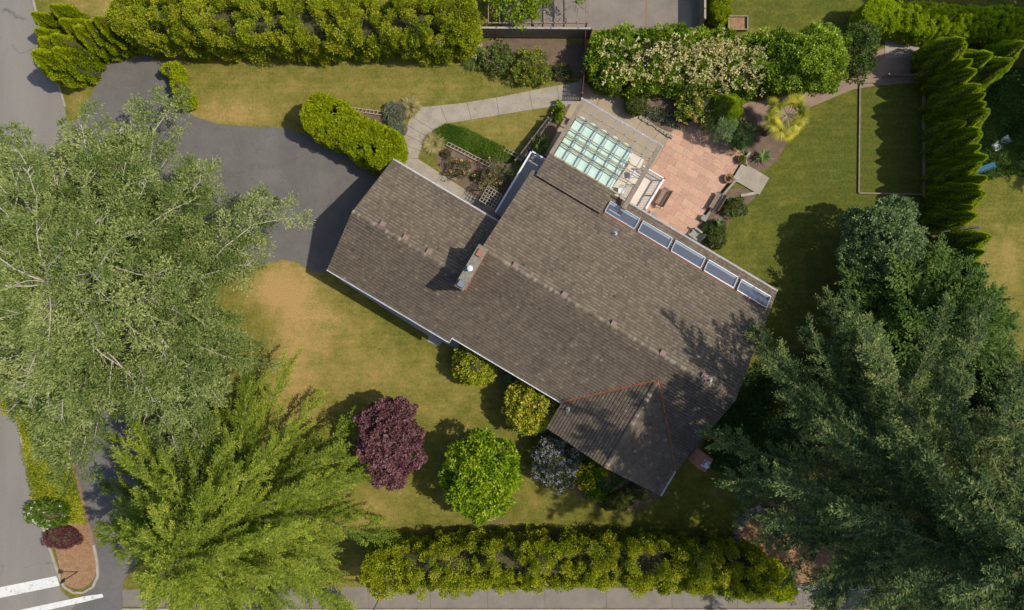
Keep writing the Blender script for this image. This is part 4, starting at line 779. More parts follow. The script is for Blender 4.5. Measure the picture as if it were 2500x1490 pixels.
shrub('low_mound', 'low rounded green mound shrub in front of the gable', 'shrub', gp(1502, 1220), (1.25, .75, .9), M['ball'], 58, L=.12, Wd=.06, clump=.22, per=70, lumps=.05)
shrub('variegated_shrub', 'small pale leaved shrub between the two camellias at the wall', 'shrub', gp(1250, 925), (.5, .4, .8), M['olive'], 59, L=.14, Wd=.08, clump=.18, tb=.75)
shrub('ball_topiary', 'clipped round dark green ball on the tan terrace', 'shrub', gp(1547, 262), (.84, .84, 1.5), M['ball'], 61, L=.07, Wd=.045, clump=.16, per=80, lumps=.0, spread=.04, depth=(.93, 1.0))
pc = column_proto('clipped dark green cone topiary with a sunlit yellow flank', M['column'], 62, r=1.15, h=4.0, n=12000, L=.10, Wd=.06, pointed=1.0, name='cone_topiary', ridge=.06); pc.location = (*gp(1752, 285), 0)
# flowering laurel hedge
hedge('laurel_hedge', 'leafy green laurel hedge with masses of cream flowers behind the terrace', [(1490, 172), (1600, 165), (1720, 172), (1800, 178), (1860, 178)], 1.95, 3.0, M['laurel'], 63, clump=.4, L=.23, Wd=.11, per=60, wob=.06, upright=1, spread=.2)
def blossoms(root, C0, n, seed, mat, size, hwx, hwy, z, fn=8, rot=0):
    rng = np.random.default_rng(seed); P = np.stack([C0[0]+rng.uniform(-hwx, hwx, n), C0[1]+rng.uniform(-hwy, hwy, n), z+rng.uniform(-.25, .25, n)], 1)-np.array([*root.location])
    f2 = FO(); idx = np.repeat(np.arange(n), fn); uu = runit(rng, n*fn); uu[:, 2] = np.abs(uu[:, 2]); st = rng.uniform(0, 1, (n*fn, 1))
    dirn = nrm(rng.normal(size=(n, 3))*np.array([1, 1, .5])+np.array([0, 0, .4])); f2.add(P[idx]+dirn[idx]*st*size*1.4+uu*.03, nrm(uu+dirn[idx]), runit(rng, len(idx)), size*.55, size*.3, rng.uniform(.1, .9, n)[idx]); f2.build('blossom', mat, root)
lh = [o for o in COL.objects if o.name.startswith('laurel_hedge')][0]
for (x, y, n, hx, hy) in ((1555, 150, 120, 2.6, 1.4), (1690, 150, 170, 2.2, 1.6), (1800, 165, 140, 1.8, 1.8), (1740, 120, 40, 2.0, .8)):
    q = G(x, y, 3.1); blossoms(lh, (q.x, q.y), n, x, M['cream'], .33, hx, hy, 3.25, fn=9)
lobed_tree('round_tree', 'big rounded yellow green leafy tree beyond the palm', gp(1945, 180), [(0, 0, 3.6, 1.7, 1.7, 1.1), (1.1, .3, 3.2, 1.3, 1.5, .9), (-1.3, .4, 3.0, 1.2, 1.3, .9), (.3, 1.5, 2.9, 1.4, 1.0, .8), (.5, -1.3, 3.0, 1.5, 1.0, .9), (-1.0, -1.2, 2.6, 1.1, .9, .8)], M['laurel'], 64, .18, .11, .30, 50, 3, .1, tb=.6)
lobed_tree('round_tree', 'darker leafy tree behind the rounded yellow green one', gp(2040, 160), [(0, 0, 2.9, 1.3, 1.6, 1.0), (.7, 1.0, 2.5, 1.1, 1.1, .8), (.4, -1.0, 2.4, 1.0, .9, .8)], M['shrub'], 65, .15, .09, .30, 50, 2.5, .08, tb=.4)
lobed_tree('grey_green_tree', 'shaded grey green leafy tree next to the columnar cedar row', gp(2085, 607), [(0, 0, 4.6, 2.0, 2.0, 1.2), (.8, 1.9, 4.0, 1.4, 1.3, .9), (-.9, 1.0, 4.0, 1.4, 1.3, .9), (1.7, .2, 3.8, 1.2, 1.4, .9), (-1.7, -.6, 3.6, 1.1, 1.3, .9), (-.4, -1.9, 3.8, 1.5, 1.2, .9), (1.0, -1.6, 3.8, 1.2, 1.2, .9), (-1.6, 1.8, 3.2, .7, .6, .5), (-1.5, -2.2, 3.2, .8, .8, .6)], M['olive'], 66, .19, .11, .32, 46, 4, .11)
shrub('gold_shrub', 'yellow green shrub half hidden under the grey green tree', 'shrub', gp(2165, 655), (1.6, 1.6, 2.2), M['lime2'], 67, L=.16, Wd=.1, per=50, tb=.35)
# beds by the terrace
shrub('rose_shrub', 'large rose bush full of yellow and peach blooms by the terrace', 'shrub', gp(1702, 275), (1.9, 1.3, 2.2), M['laurel'], 68, L=.13, Wd=.08, per=40, lumps=.25, flowers=[(M['yelrose'], 190, .12, 8)], tb=.45)
shrub('rose_shrub', 'rose bush with pale peach blooms behind the flower bed', 'shrub', gp(1675, 225), (1.7, 1.0, 1.8), M['laurel'], 69, L=.14, Wd=.09, per=44, lumps=.25, flowers=[(M['yelrose'], 40, .11, 8)], tb=.55)
shrub('silver_shrub', 'feathery blue green shrub overhanging the patio corner', 'shrub', gp(1748, 325), (1.05, .95, 2.7), M['olive'], 70, L=.13, Wd=.04, per=70, lumps=.3, tb=.6, core=False)
shrub('silver_shrub', 'darker blue green shrub between the patio and palm', 'shrub', gp(1796, 340), (.9, 1.2, 2.3), M['weeds'], 71, L=.12, Wd=.04, per=70, lumps=.2, tb=.5)
rocker = thing('rockery', 'low bed of grey perennials with small flowers beside the ball topiary', 'flower bed', (*gp(1625, 290), 0)); q = rocker
rng = np.random.default_rng(5); fo = FO(); n = 260; C = np.stack([rng.uniform(-1.6, 1.5, n), rng.uniform(-.35, .45, n), rng.uniform(.05, .35, n)], 1); C[:, 1] -= C[:, 0]*.35
clump_leaves(fo, rng, C, .15, 26, .12, .05, None, .5, .25); fo.build('foliage', M['lav'], q); fo = FO(); clump_leaves(fo, rng, C[:90]+np.array([.05, .05, .1]), .12, 14, .12, .06, None, .5, .2); fo.build('green_foliage', M['shrub'], q)
fo = FO(); clump_leaves(fo, rng, C[90:102]+np.array([0, 0, .25]), .05, 8, .08, .06, None, .5, .1); fo.build('blossom', M['pink'], q)
def stones(name, label, path, size, seed, mat='stone', cat='edging', step=.28):
    rg = random.Random(seed); pts = [G(*p) for p in path]; root = thing(name, label, cat, pts[0]); mb = MB(); d = 0
    for a, b in zip(pts[:-1], pts[1:]):
        L = (b-a).length; k = 0
        while k < L:
            p = a.lerp(b, k/L)-pts[0]; s_ = size*rg.uniform(.7, 1.25); mb.box((p.x+rg.uniform(-.03, .03), p.y+rg.uniform(-.03, .03), s_*.3), (step*.95, s_, s_*.6+.05), math.atan2((b-a).y, (b-a).x)+rg.uniform(-.1, .1), taper=.8); k += step
    mb.build('stones', M[mat], root); return root
stones('stone_edging', 'curved dark stone edging of the perennial bed on the terrace', [(1562, 290), (1590, 305), (1615, 322), (1640, 338)], .22, 1)
stones('stone_edging', 'low stone wall around the curved planter by the path end', [(1270, 390), (1320, 320), (1365, 265), (1390, 256)], .26, 2)
stones('rock_border', 'rough rock border round the mulch under the dark conifer', [(1800, 1330), (1798, 1300), (1812, 1270), (1835, 1245), (1850, 1238)], .45, 3, step=.5)
def ladder_edge(label, p0, p1):
    a, b = G(*p0), G(*p1); root = thing('trellis_edging', label, 'edging', a); mb = MB(); d = (b-a); L = d.length; d = d/L; s_ = Vector((-d.y, d.x, 0))*.13
    mb.bar(s_+Vector((0, 0, .2)), d*L+s_+Vector((0, 0, .2)), .04, .05); mb.bar(-s_+Vector((0, 0, .2)), d*L-s_+Vector((0, 0, .2)), .04, .05); n = int(L/.28)
    for i in range(n+1): p = d*(L*i/n)+Vector((0, 0, .2)); mb.bar(p-s_, p+s_+d*.06, .035, .03); mb.bar(p+s_, p+s_-Vector((0, 0, .2)), .04, .04)
    mb.build('timber_frame', surf('pale_timber', (.38, .31, .23), (.48, .4, .3), 4, .8, .2, 30, .3), root)
ladder_edge('pale ladder like edging between the lush grass and rose bed', (1092, 352), (1195, 405)); ladder_edge('short pale ladder edging beside the balcony', (1233, 366), (1275, 388)); ladder_edge('pale ladder edging on the lawn behind the big cedar shrub', (838, 265), (940, 280))
shrub('lavender_shrub', 'grey green lavender clump beside the path bend', 'shrub', gp(968, 283), (.85, .95, .9), M['lav'], 72, L=.15, Wd=.035, clump=.2, per=60, lumps=.2)
shrub('lavender_shrub', 'smaller grey lavender clump touching the big cedar shrub', 'shrub', gp(972, 320), (.75, .65, .8), M['lav'], 73, L=.15, Wd=.035, clump=.2, per=60, lumps=.2)
def tuft(name, label, p, r, h, mat, seed, n=500, cat='plant', w=.035, arch=.6, core=False):
    rng = np.random.default_rng(seed); root = thing(name, label, cat, (*gp(*p), 0)); th = rng.uniform(0, 2*PI, n); el = rng.uniform(.15, 1.0, n); fo = FO(); d = np.stack([np.cos(th), np.sin(th), el*1.6], 1); d = nrm(d)
    P = np.stack([np.cos(th), np.sin(th), 0*th], 1)*rng.uniform(0, r*.3, n)[:, None]; l = rng.uniform(.6, 1, n)*h*.6; N = nrm(np.cross(d, np.array([0, 0, 1.]))); fo.add(P, d, np.cross(N, d), l, w, rng.uniform(0, 1, n))
    P2 = P+d*l[:, None]*.85; d2 = nrm(d+np.stack([np.cos(th), np.sin(th), -arch*1.2+0*th], 1)*1.0); fo.add(P2, d2, np.cross(N, d2), r*rng.uniform(.5, 1, n)*.8, w, rng.uniform(0, 1, n)); fo.build('blades', mat, root); return root
tuft('ornamental_grass', 'mound of green and straw grass at the bend of the path', (1000, 262), .8, .7, M['straw'], 81, 900)
tuft('ornamental_grass', 'straw coloured grass mound beside the path by the rose bed', (1060, 352), .9, .5, M['straw'], 82, 900)
tuft('pampas_grass', 'arching green grass with pale plumes at the hedge end', (1158, 142), .9, 1.0, M['shrub'], 83, 800)
tuft('pampas_plume', 'straw coloured plume tuft above the arching grass by the hedge end', (1165, 128), .5, 1.0, M['cream'], 84, 220)
# lush grass strip: many blades, uncountable
def stuff_patch(name, label, poly, n, mat, seed, L, Wd, hz=.12, cat='ground cover', clumpy=0, cols=.5):
    rng = np.random.default_rng(seed); P = [G(*q) for q in poly]; xs = [p.x for p in P]; ys = [p.y for p in P]; pts = []
    def inside(x, y):
        c = False; j = len(P)-1
        for i in range(len(P)):
            if (P[i].y > y) != (P[j].y > y) and x < (P[j].x-P[i].x)*(y-P[i].y)/(P[j].y-P[i].y)+P[i].x: c = not c
            j = i
        return c
    while len(pts) < n:
        x, y = rng.uniform(min(xs), max(xs)), rng.uniform(min(ys), max(ys))
        if inside(x, y): pts.append((x, y))
    pts = np.array(pts); z = hz*rng.uniform(.0, 1, n)*(1+.5*np.sin(pts[:, 0]*3)*np.sin(pts[:, 1]*2.6)); pos_ = np.stack([pts[:, 0], pts[:, 1], z], 1)
    fo = FO(); D = nrm(rng.normal(size=(n, 3))*np.array([1, 1, .5])+np.array([0, 0, .5])); T = cols+.25*np.sin(pts[:, 0]*1.7+seed)*np.sin(pts[:, 1]*1.3)+rng.normal(0, .2, n); fo.add(pos_, D, runit(rng, n), L*rng.uniform(.6, 1.4, n), Wd, T)
    o = fo.build(name, mat, None); tag(o, label, cat, kind='stuff'); return o
stuff_patch('lush_grass', 'lush green long grass strip above the rose bed', [(1058, 320), (1090, 303), (1140, 315), (1200, 345), (1262, 375), (1250, 395), (1190, 392), (1110, 358), (1070, 350)], 16000, M['grassy'], 91, .16, .03, .15, 'grass')
stuff_patch('ground_cover', 'yellow green ground cover on the street verge', [(45, 1005), (150, 985), (165, 1080), (185, 1160), (215, 1275), (95, 1275), (62, 1110)], 26000, M['ground_y'], 92, .15, .07, .35)
stuff_patch('ground_cover', 'pale yellow ground cover at the verge under the big conifer', [(0, 930), (140, 900), (150, 985), (45, 1015), (10, 1010)], 9000, M['ground_y'], 93, .15, .07, .35)
stuff_patch('weeds', 'dark weedy undergrowth behind the columnar cedars', [(2345, 190), (2420, 165), (2600, 170), (2600, 400), (2520, 440), (2470, 425), (2410, 440), (2345, 400)], 42000, M['juniper'], 94, .15, .07, .3)
stuff_patch('undergrowth', 'dark leafy undergrowth between the house end and conifers', [(1770, 930), (1900, 860), (2100, 900), (2200, 1100), (1900, 1160), (1800, 1170), (1700, 1130)], 16000, M['weeds'], 95, .2, .12, .5, cols=.35)
stuff_patch('needle_litter', 'fallen reddish needles along the verge path', [(130, 900), (150, 900), (245, 1340), (215, 1340)], 1300, M['drylitter'], 96, .09, .03, .05)
stuff_patch('fallen_leaves', 'scattered fallen leaves on the driveway and lawns', [(190, 100), (1400, 60), (1400, 250), (960, 400), (700, 640), (1000, 900), (1700, 1300), (700, 1300), (640, 700), (200, 600)], 1500, M['drylitter'], 97, .09, .05, .02, 'leaf litter')
stuff_patch('fallen_petals', 'scattered petals and bits on the patio and terrace', [(1430, 200), (1640, 250), (1820, 340), (1700, 580), (1540, 480), (1640, 330)], 420, M['cream'], 98, .06, .04, .03, 'petals')
conifer('fir_tree', 'tall dark conifer outside the top right corner shading the clipped hedge', gp(2720, 30), 25, 7.5, M['fir'], M['bark'], 17, nprim=70, zmin=.15, rise=.15, droop=.2, prof='cone2', sec=16, leaves=8, L=.4, Wd=.12, bare=.1, pend=.2, secw=.25, tri=2, rad=.4)
conifer('fir_tree', 'dark conifer outside the right edge shading the weeds', gp(2740, 290), 18, 7, M['fir'], M['bark'], 18, nprim=60, zmin=.15, rise=.15, droop=.2, prof='cone2', sec=16, leaves=8, L=.4, Wd=.12, bare=.1, pend=.2, secw=.25, tri=2, rad=.4)
shrub('verge_shrub', 'green shrub with white flowers on the street verge', 'shrub', gp(128, 1246), (1.65, 1.1, 1.3), M['grassy'], 74, L=.16, Wd=.08, per=60, flowers=[(M['whitefl'], 26, .12, 8)])
shrub('verge_shrub', 'low dark red shrub on the verge above the mulch', 'shrub', gp(160, 1308), (1.55, .8, .9), M['heather'], 75, L=.11, Wd=.05, clump=.2, per=80, lumps=.06)
# rose bed
shrub('rose_bush', 'rose bush with coral blooms nearest the ladder edging', 'shrub', gp(1122, 415), (1.0, .8, 1.3), M['rosebush'], 76, L=.12, Wd=.07, clump=.22, nclump=46, per=26, lumps=.3, core=False, flowers=[(M['peach'], 12, .13, 12)])
shrub('rose_bush', 'taller rose bush with coral blooms against the balcony', 'shrub', gp(1216, 433), (1.2, 1.2, 1.7), M['rosebush'], 77, L=.12, Wd=.07, clump=.24, nclump=70, per=28, lumps=.3, core=False, flowers=[(M['peach'], 10, .13, 12)])
shrub('rose_bush', 'small rose plant with a magenta bloom at the bed corner', 'shrub', gp(1093, 378), (.4, .3, .6), M['rosebush'], 78, L=.1, Wd=.06, clump=.14, per=24, core=False, flowers=[(M['pink'], 2, .14, 10)])
shrub('rose_bush', 'small rose plant with yellow blooms between the coral roses', 'shrub', gp(1163, 431), (.35, .25, .5), M['rosebush'], 79, L=.1, Wd=.06, clump=.12, per=22, core=False, flowers=[(M['yelrose'], 4, .13, 10)])
shrub('climbing_rose', 'brown twiggy climbing rose on the pale trellis', 'shrub', gp(1195, 470), (.9, .8, 1.9), M['straw'], 80, L=.12, Wd=.05, clump=.22, nclump=46, per=18, core=False, tb=.3)
tr_ = thing('trellis', 'pale timber grid trellis beside the garage gutter', 'trellis', (*gp(1200, 492), 0), HROT); mb = MB()
for i in range(6): mb.bar((-.6+i*.24, -.6, 1.9), (-.6+i*.24, .6, 1.9), .04, .03); mb.bar((-.6, -.6+i*.24, 1.94), (.6, -.6+i*.24, 1.94), .04, .03)
for sx in (-.6, .6):
    for sy in (-.6, .6): mb.bar((sx, sy, 0), (sx, sy, 1.95), .07, .07)
mb.build('lattice', M['kerb'], tr_)
# top bed shrubs
shrub('bed_shrub', 'open leafy green shrub in the brown bed next to the arching grass', 'shrub', gp(1216, 152), (1.25, 1.1, 1.3), M['shrub'], 85, L=.15, Wd=.08, nclump=110, clump=.24, per=36, lumps=.3, core=False, tb=.6)
shrub('bed_shrub', 'bronzy rounded shrub in the middle of the brown bed', 'shrub', gp(1297, 172), (1.5, 1.25, 1.7), M['camellia2'], 86, L=.14, Wd=.08, clump=.24, per=44, lumps=.3, tb=.42)
shrub('bed_shrub', 'smallest shrub in the brown bed beside the fence shadow', 'shrub', gp(1374, 180), (.75, .65, .9), M['rosebush'], 87, L=.13, Wd=.07, clump=.2, per=36, lumps=.3, core=False, tb=.6)
shrub('planter_shrub', 'yellow green leafy plant in the curved planter', 'shrub', gp(1363, 275), (.4, .75, .6), M['magnolia'], 88, L=.14, Wd=.08, clump=.18, per=36)
shrub('bed_shrub', 'low bronze green shrub beside the garden bench', 'shrub', gp(1792, 508), (.95, .75, .8), M['shrub'], 89, L=.12, Wd=.06, clump=.2, per=56, lumps=.2)
shrub('bed_shrub', 'low dark green shrub against the house corner by the patio', 'shrub', gp(1742, 574), (.85, 1.15, .9), M['shrub'], 90, L=.12, Wd=.06, clump=.2, per=56, lumps=.15, tb=.42)
def spiky(label, p, r, seed, mat='agave', z=.2, n=46):
    rng = np.random.default_rng(seed); root = thing('spiky_plant', label, 'plant', (*gp(*p), 0)); th = rng.uniform(0, 2*PI, n); el = rng.uniform(.1, 1.4, n); d = nrm(np.stack([np.cos(th), np.sin(th), el], 1)); fo = FO()
    fo.add(np.zeros((n, 3))+np.array([0, 0, z]), d, nrm(np.cross(np.cross(d, [0, 0, 1.]), d)), r*rng.uniform(.75, 1.1, n), .11, rng.uniform(.2, .9, n)); fo.build('leaves', M[mat], root)
spiky('bright green spiky rosette at the foot of the palm', (1860, 386), .8, 1, z=.3); spiky('small pale spiky rosette on the shrub by the house corner', (1748, 548), .42, 2, z=.9, n=30); spiky('dark green spiky yucca beside the white balcony rail', (1320, 358), 1.0, 3, 'shrub', .3, 90)
# palm
def palm():
    rng = np.random.default_rng(7); root = thing('fan_palm', 'fan palm with yellow green fronds on the lawn edge', 'palm', (*gp(1868, 328), 0)); MB().tube([(0, 0, 0), (.1, .1, 1.6), (.35, .45, 3.2)], [.2, .17, .15], 10).build('trunk', M['bark'], root)
    fo = FO(); st = MB(); top = np.array([.35, .45, 3.2])
    for i in range(46):
        az = i*2.4+rng.uniform(-.2, .2); el = rng.uniform(-.75, 1.1); lp = rng.uniform(.75, 1.25); d = np.array([math.cos(az)*math.cos(el), math.sin(az)*math.cos(el), math.sin(el)]); e = top+d*lp; st.tube([tuple(top), tuple(top+d*lp*.5+np.array([0, 0, .06])), tuple(e)], [.025, .02, .015], 4, False)
        lat = nrm(np.cross(d, [0, 0, 1.])); up = np.cross(lat, d); n = 24; a = np.linspace(-1.8, 1.8, n); D = d*np.cos(a)[:, None]+lat*np.sin(a)[:, None]-np.array([0, 0, .45]); fo.add(np.repeat(e[None], n, 0), D, up+rng.normal(size=(n, 3))*.15, rng.uniform(.55, .75)*(1-.15*np.abs(a))*rng.uniform(.85, 1.1, n), .05, rng.uniform(.15, .85)+rng.normal(0, .12, n)+(.2 if el < .2 else 0))
    st.build('stalks', M['ytimber'], root); fo.build('fronds', M['palm'], root)
palm(); bpy.data.objects['fan_palm'].scale = (1.1, 1.1, 1.0)
# vine pergola at top
vp = thing('vine_pergola', 'bright green vine sprawling over thin timber arbour bars at the top', 'pergola', (*gp(1300, 30), 0)); mb = MB(); O = vp.location
for x in range(1195, 1430, 26):
    a = G(x, -60, 0)-O; b = G(x, 88, 0)-O; mb.bar(Vector((a.x, a.y, 2.2)), Vector((b.x, b.y, 2.2)), .06, .09)
for y in (-40, 0, 84):
    a = G(1190, y)-O; b = G(1425, y)-O; mb.bar(Vector((a.x, a.y, 2.1)), Vector((b.x, b.y, 2.1)), .08, .1)
for x in (1195, 1300, 1425):
    for y in (-40, 84): a = G(x, y)-O; mb.bar((a.x, a.y, 0), (a.x, a.y, 2.15), .1, .1)
mb.build('arbour', M['timber'], vp)
rng = np.random.default_rng(8); fo = FO(); cs = []; st = MB()
for i in range(60):
    x = rng.uniform(1195, 1420); y = rng.uniform(-40, 78); p = G(x, y)-O; p.z = 2.3; pts = [tuple(p)]
    for k in range(6): p = p+Vector((rng.uniform(-.5, .5), rng.uniform(-.5, .5), rng.uniform(-.06, .12))); pts.append(tuple(p)); 
    st.tube(pts, [.025-.003*k for k in range(7)], 4, False)
    if rng.uniform() < (.95 if x < 1320 else .3): cs += pts
C = np.array(cs); clump_leaves(fo, rng, C, .2, 22, .17, .14, None, .55, .15, .2); fo.build('leaves', M['vine'], vp); st.build('vine_stems', M['bark'], vp)
# ------------------------------------------------------------------ fences, walls, small structures
def boards(name, label, p0, p1, h, mat, th=.03, bw=.14, cap=None, z0=0.0, cat='fence', rails=True):
    a, b = G(*p0), G(*p1); root = thing(name, label, cat, a); d = b-a; L = d.length; d = d/L; n = int(L/bw); mb = MB(); rg = random.Random(3); rot = math.atan2(d.y, d.x)
    for i in range(n): p = d*((i+.5)*bw); mb.box((p.x, p.y, z0+h/2), (bw*.94, th, h*(1+rg.uniform(-.01, .01))), rot, tint=rg.random())
    mb.build('boards', mat, root)
    for i in range(int(L/2)+2): p = d*min(L, i*2.0); MB().box((p.x, p.y, h/2+.05), (.1, .1, h+.1), rot).build('post', M['timber'], root)
    if cap: c_ = MB(); c_.bar(Vector((0, 0, h+.03)), d*L+Vector((0, 0, h+.03)), .14, .05); c_.build('cap_rail', cap, root)
    return root
boards('board_fence', 'tall brown board fence with pale cap behind the brown bed', (1150, 92), (1438, 94), 1.85, M['fencewood'], cap=M['kerb'])
boards('board_fence', 'board fence at the far side of the neighbour patio', (1704, -80), (1704, 72), 1.9, M['fencewood'], cap=M['kerb'])
boards('slatted_fence', 'dark red brown slatted fence crossing the path end', (1424, 92), (1424, 150), 1.7, M['redwood'])
lf = thing('lattice_gate', 'open lattice gate casting a checked shadow on the path', 'gate', (*gp(1425, 150), 0)); a = G(1425, 150); b = G(1416, 246); d = b-a; L = d.length; d /= L; mb = MB()
for i in range(11): z = .12+i*.165; mb.bar(Vector((0, 0, z)), d*L+Vector((0, 0, z)), .02, .095)
for i in range(10): p = d*(L*i/9); mb.bar(p, p+Vector((0, 0, 1.85)), .11, .03)
mb.build('lattice', M['redwood'], lf); MB().bar(d*L, d*L+Vector((0, 0, 1.9)), .1, .1).build('post', M['redwood'], lf)
boards('low_fence', 'low slatted trellis fence beside the curved planter', (1258, 398), (1345, 285), 1.0, M['timber'], bw=.5)
def kerbobj(name, label, pts, w, h, mat, cat='edging'):
    root = thing(name, label, cat, G(*pts[0])); mb = MB(); o = G(*pts[0])
    for a, b in zip(pts[:-1], pts[1:]): a = G(*a)-o; b = G(*b)-o; a.z = b.z = h/2; mb.bar(a, b, w, h)
    mb.build('rails', mat, root); return root
kerbobj('timber_edging', 'pale timber edging of the shaded rectangular lawn', [(2255, 200), (2098, 203), (2095, 472), (2262, 476)], .10, .14, M['timber'])
kerbobj('timber_edging', 'long grey timber edging at the foot of the columnar cedars', [(2252, 90), (2254, 478)], .12, .3, M['timber'])
boards('low_fence', 'low grey fence at the top of the shaded rectangular lawn', (2155, 190), (2262, 190), .8, M['timber'])
boards('low_fence', 'small fence behind the concrete rear slab', (2185, 88), (2262, 90), .9, M['timber'])
sh_ = thing('compost_bin', 'grey walled planter box of brown soil on the neighbour lawn', 'planter', (*gp(1797, 62), 0)); mb = MB()
for c, s_ in (((0, .5, .25), (1.5, .05, .5)), ((0, -.5, .25), (1.5, .05, .5)), ((-.72, 0, .25), (.05, 1, .5)), ((.72, 0, .25), (.05, 1, .5))): mb.box(c, s_)
mb.build('box_sides', M['kerb'], sh_); MB().box((0, 0, .15), (1.4, .94, .3)).build('soil', M['mulch'], sh_)
kerbobj('timber_beam', 'orange new timber beam behind the flowering laurel', [(1775, 105), (1880, 107)], .16, .9, M['ytimber'], 'beam')
ms = thing('rear_step', 'square concrete step slab leading from patio to lawn', 'step', (*gp(1838, 440), 0), HROT); MB().box((0, 0, .06), (1.95, 1.5, .12)).build('slab', M['concrete'], ms)
ms = thing('rear_step', 'narrow stone tread between the patio and concrete slab', 'step', (*gp(1803, 424), 0), HROT+PI/2); MB().box((0, 0, .11), (1.35, .42, .22)).build('slab', M['kerb'], ms)
kerbobj('stone_kerb', 'low stone kerb along the right edge of the patio', [(1828, 374), (1815, 392), (1820, 402)], .18, .35, M['stone']); kerbobj('stone_kerb', 'low stone kerb running down beside the garden bench', [(1795, 440), (1760, 480), (1722, 530)], .16, .35, M['stone'])
kerbobj('stone_kerb', 'thin pale stone kerb beside the bronze green shrub', [(1808, 478), (1855, 470)], .2, .1, M['kerb'])
# white rail at the bottom right
wr = thing('white_rail', 'white rail fence below the dark conifers by the pavement', 'fence', (*gp(1935, 1425), 0)); mb = MB(); o = G(1935, 1425)
for (x0, x1) in ((1935, 2200),):
    a = G(x0, 1425)-o; b = G(x1, 1428)-o
    for z in (.5, .95): mb.bar(a+Vector((0, 0, z)), b+Vector((0, 0, z)), .09, .09)
    for i in range(6): p = a.lerp(b, i/5); mb.bar(p, p+Vector((0, 0, 1.05)), .1, .1)
mb.build('rails', M['white'], wr)
# ------------------------------------------------------------------ furniture
def bench(label, p, rz, h=0):
    root = thing('garden_bench', label, 'bench', (*gp(*p), h), rz, 'slatted benches on the patio'); mb = MB()
    for i in range(5): mb.box((0, .02+i*.10, .44), (1.35, .085, .03))
    mb.build('seat', M['benchwood'], root); mb = MB()
    for i in range(5): mb.box((0, .50+i*.035, .56+i*.095), (1.35, .025, .08), 0, ('X', -.35))
    mb.build('backrest', M['benchwood'], root)
    for s_ in (-1, 1):
        mb = MB(); x = s_*.68; mb.tube([(x, .02, .62), (x, .28, .66), (x, .52, .64)], .022, 6); mb.tube([(x, .0, 0), (x, .05, .3), (x, .02, .62)], .022, 6); mb.tube([(x, .62, 0), (x, .50, .4), (x, .58, .7), (x, .66, .98)], .022, 6); mb.tube([(x, .05, .42), (x, .5, .42)], .02, 6); mb.build('side_frame', M['cast'], root)
bench('slatted garden bench backing onto the white deck rail', (1607, 480), HROT+PI/2-PI); bench('slatted garden bench at the right edge of the patio', (1738, 490), HROT+PI/2-PI)
def adirondack(label, p, rz):
    root = thing('lounge_chair', label, 'chair', (*gp(*p), 0), rz); mb = MB()
    for i in range(6): mb.box((0, -.25+i*.1, .36-i*.02), (.52, .085, .02), 0, ('X', -.18))
    mb.build('seat', M['teak'], root); mb = MB()
    for i in range(6): x = -.22+i*.088; l = .82-.25*abs(x)*2; mb.bar((x, .28, .25), (x*1.25, .28+l*.45, .25+l*.85), .075, .02)
    mb.build('backrest', M['teak'], root)
    for s_ in (-1, 1):
        mb = MB(); mb.box((s_*.34, -.02, .55), (.14, .78, .025)); mb.build('armrest', M['teak'], root)
        mb = MB(); mb.box((s_*.29, -.3, .27), (.03, .1, .54)); mb.build('leg', M['teak'], root); mb = MB(); mb.bar((s_*.27, -.3, .34), (s_*.27, .5, .06), .03, .12); mb.build('leg', M['teak'], root)
adirondack('grey wooden lounge chair beside the house gutter on the patio', (1694, 572), -2.3+PI*.02)
adirondack('grey wooden lounge chair half hidden under the eave by the deck rail', (1592, 533), 2.0)
tb_ = thing('side_table', 'small grey slatted side table in the bench shadow', 'table', (*gp(1716, 534), 0), HROT+PI/2); mb = MB()
for i in range(5): mb.box((0, -.18+i*.09, .42), (.42, .075, .02))
mb.build('tabletop', M['teak'], tb_)
for sx in (-1, 1):
    for sy in (-1, 1): MB().box((sx*.17, sy*.17, .2), (.04, .04, .4)).build('leg', M['teak'], tb_)
def pot(label, p, r, h, plantm, seed, up=.3):
    root = thing('flower_pot', label, 'plant pot', (*gp(*p), .02)); MB().lathe((0, 0, 0), [(r*.7, 0), (r, h*.9), (r*1.08, h*.9), (r*1.08, h), (r*.9, h), (r*.88, h*.88), (.01, h*.87)], 20).build('pot', M['terracotta'], root); MB().lathe((0, 0, 0), [(r*.87, h*.8), (r*.87, h*.89), (.02, h*.9)], 16).build('soil', M['mulch'], root)
    rng = np.random.default_rng(seed); fo = FO(); n = 160; P = np.stack([rng.normal(0, r*.4, n), rng.normal(0, r*.4, n), np.full(n, h*.9)], 1); fo.add(P, nrm(rng.normal(size=(n, 3))+np.array([0, 0, .8])), runit(rng, n), up, .05, rng.uniform(0, 1, n)); fo.build('plant', plantm, root)
pot('round terracotta pot of sparse plants alone on the patio', (1776, 438), .34, .42, M['rosebush'], 1, .12); pot('terracotta pot of leafy green plant at the patio corner', (1808, 391), .3, .4, M['grassy'], 2, .3); pot('pot with a green plant beside the veranda frame corner', (1398, 300), .28, .4, M['vine'], 3, .22)
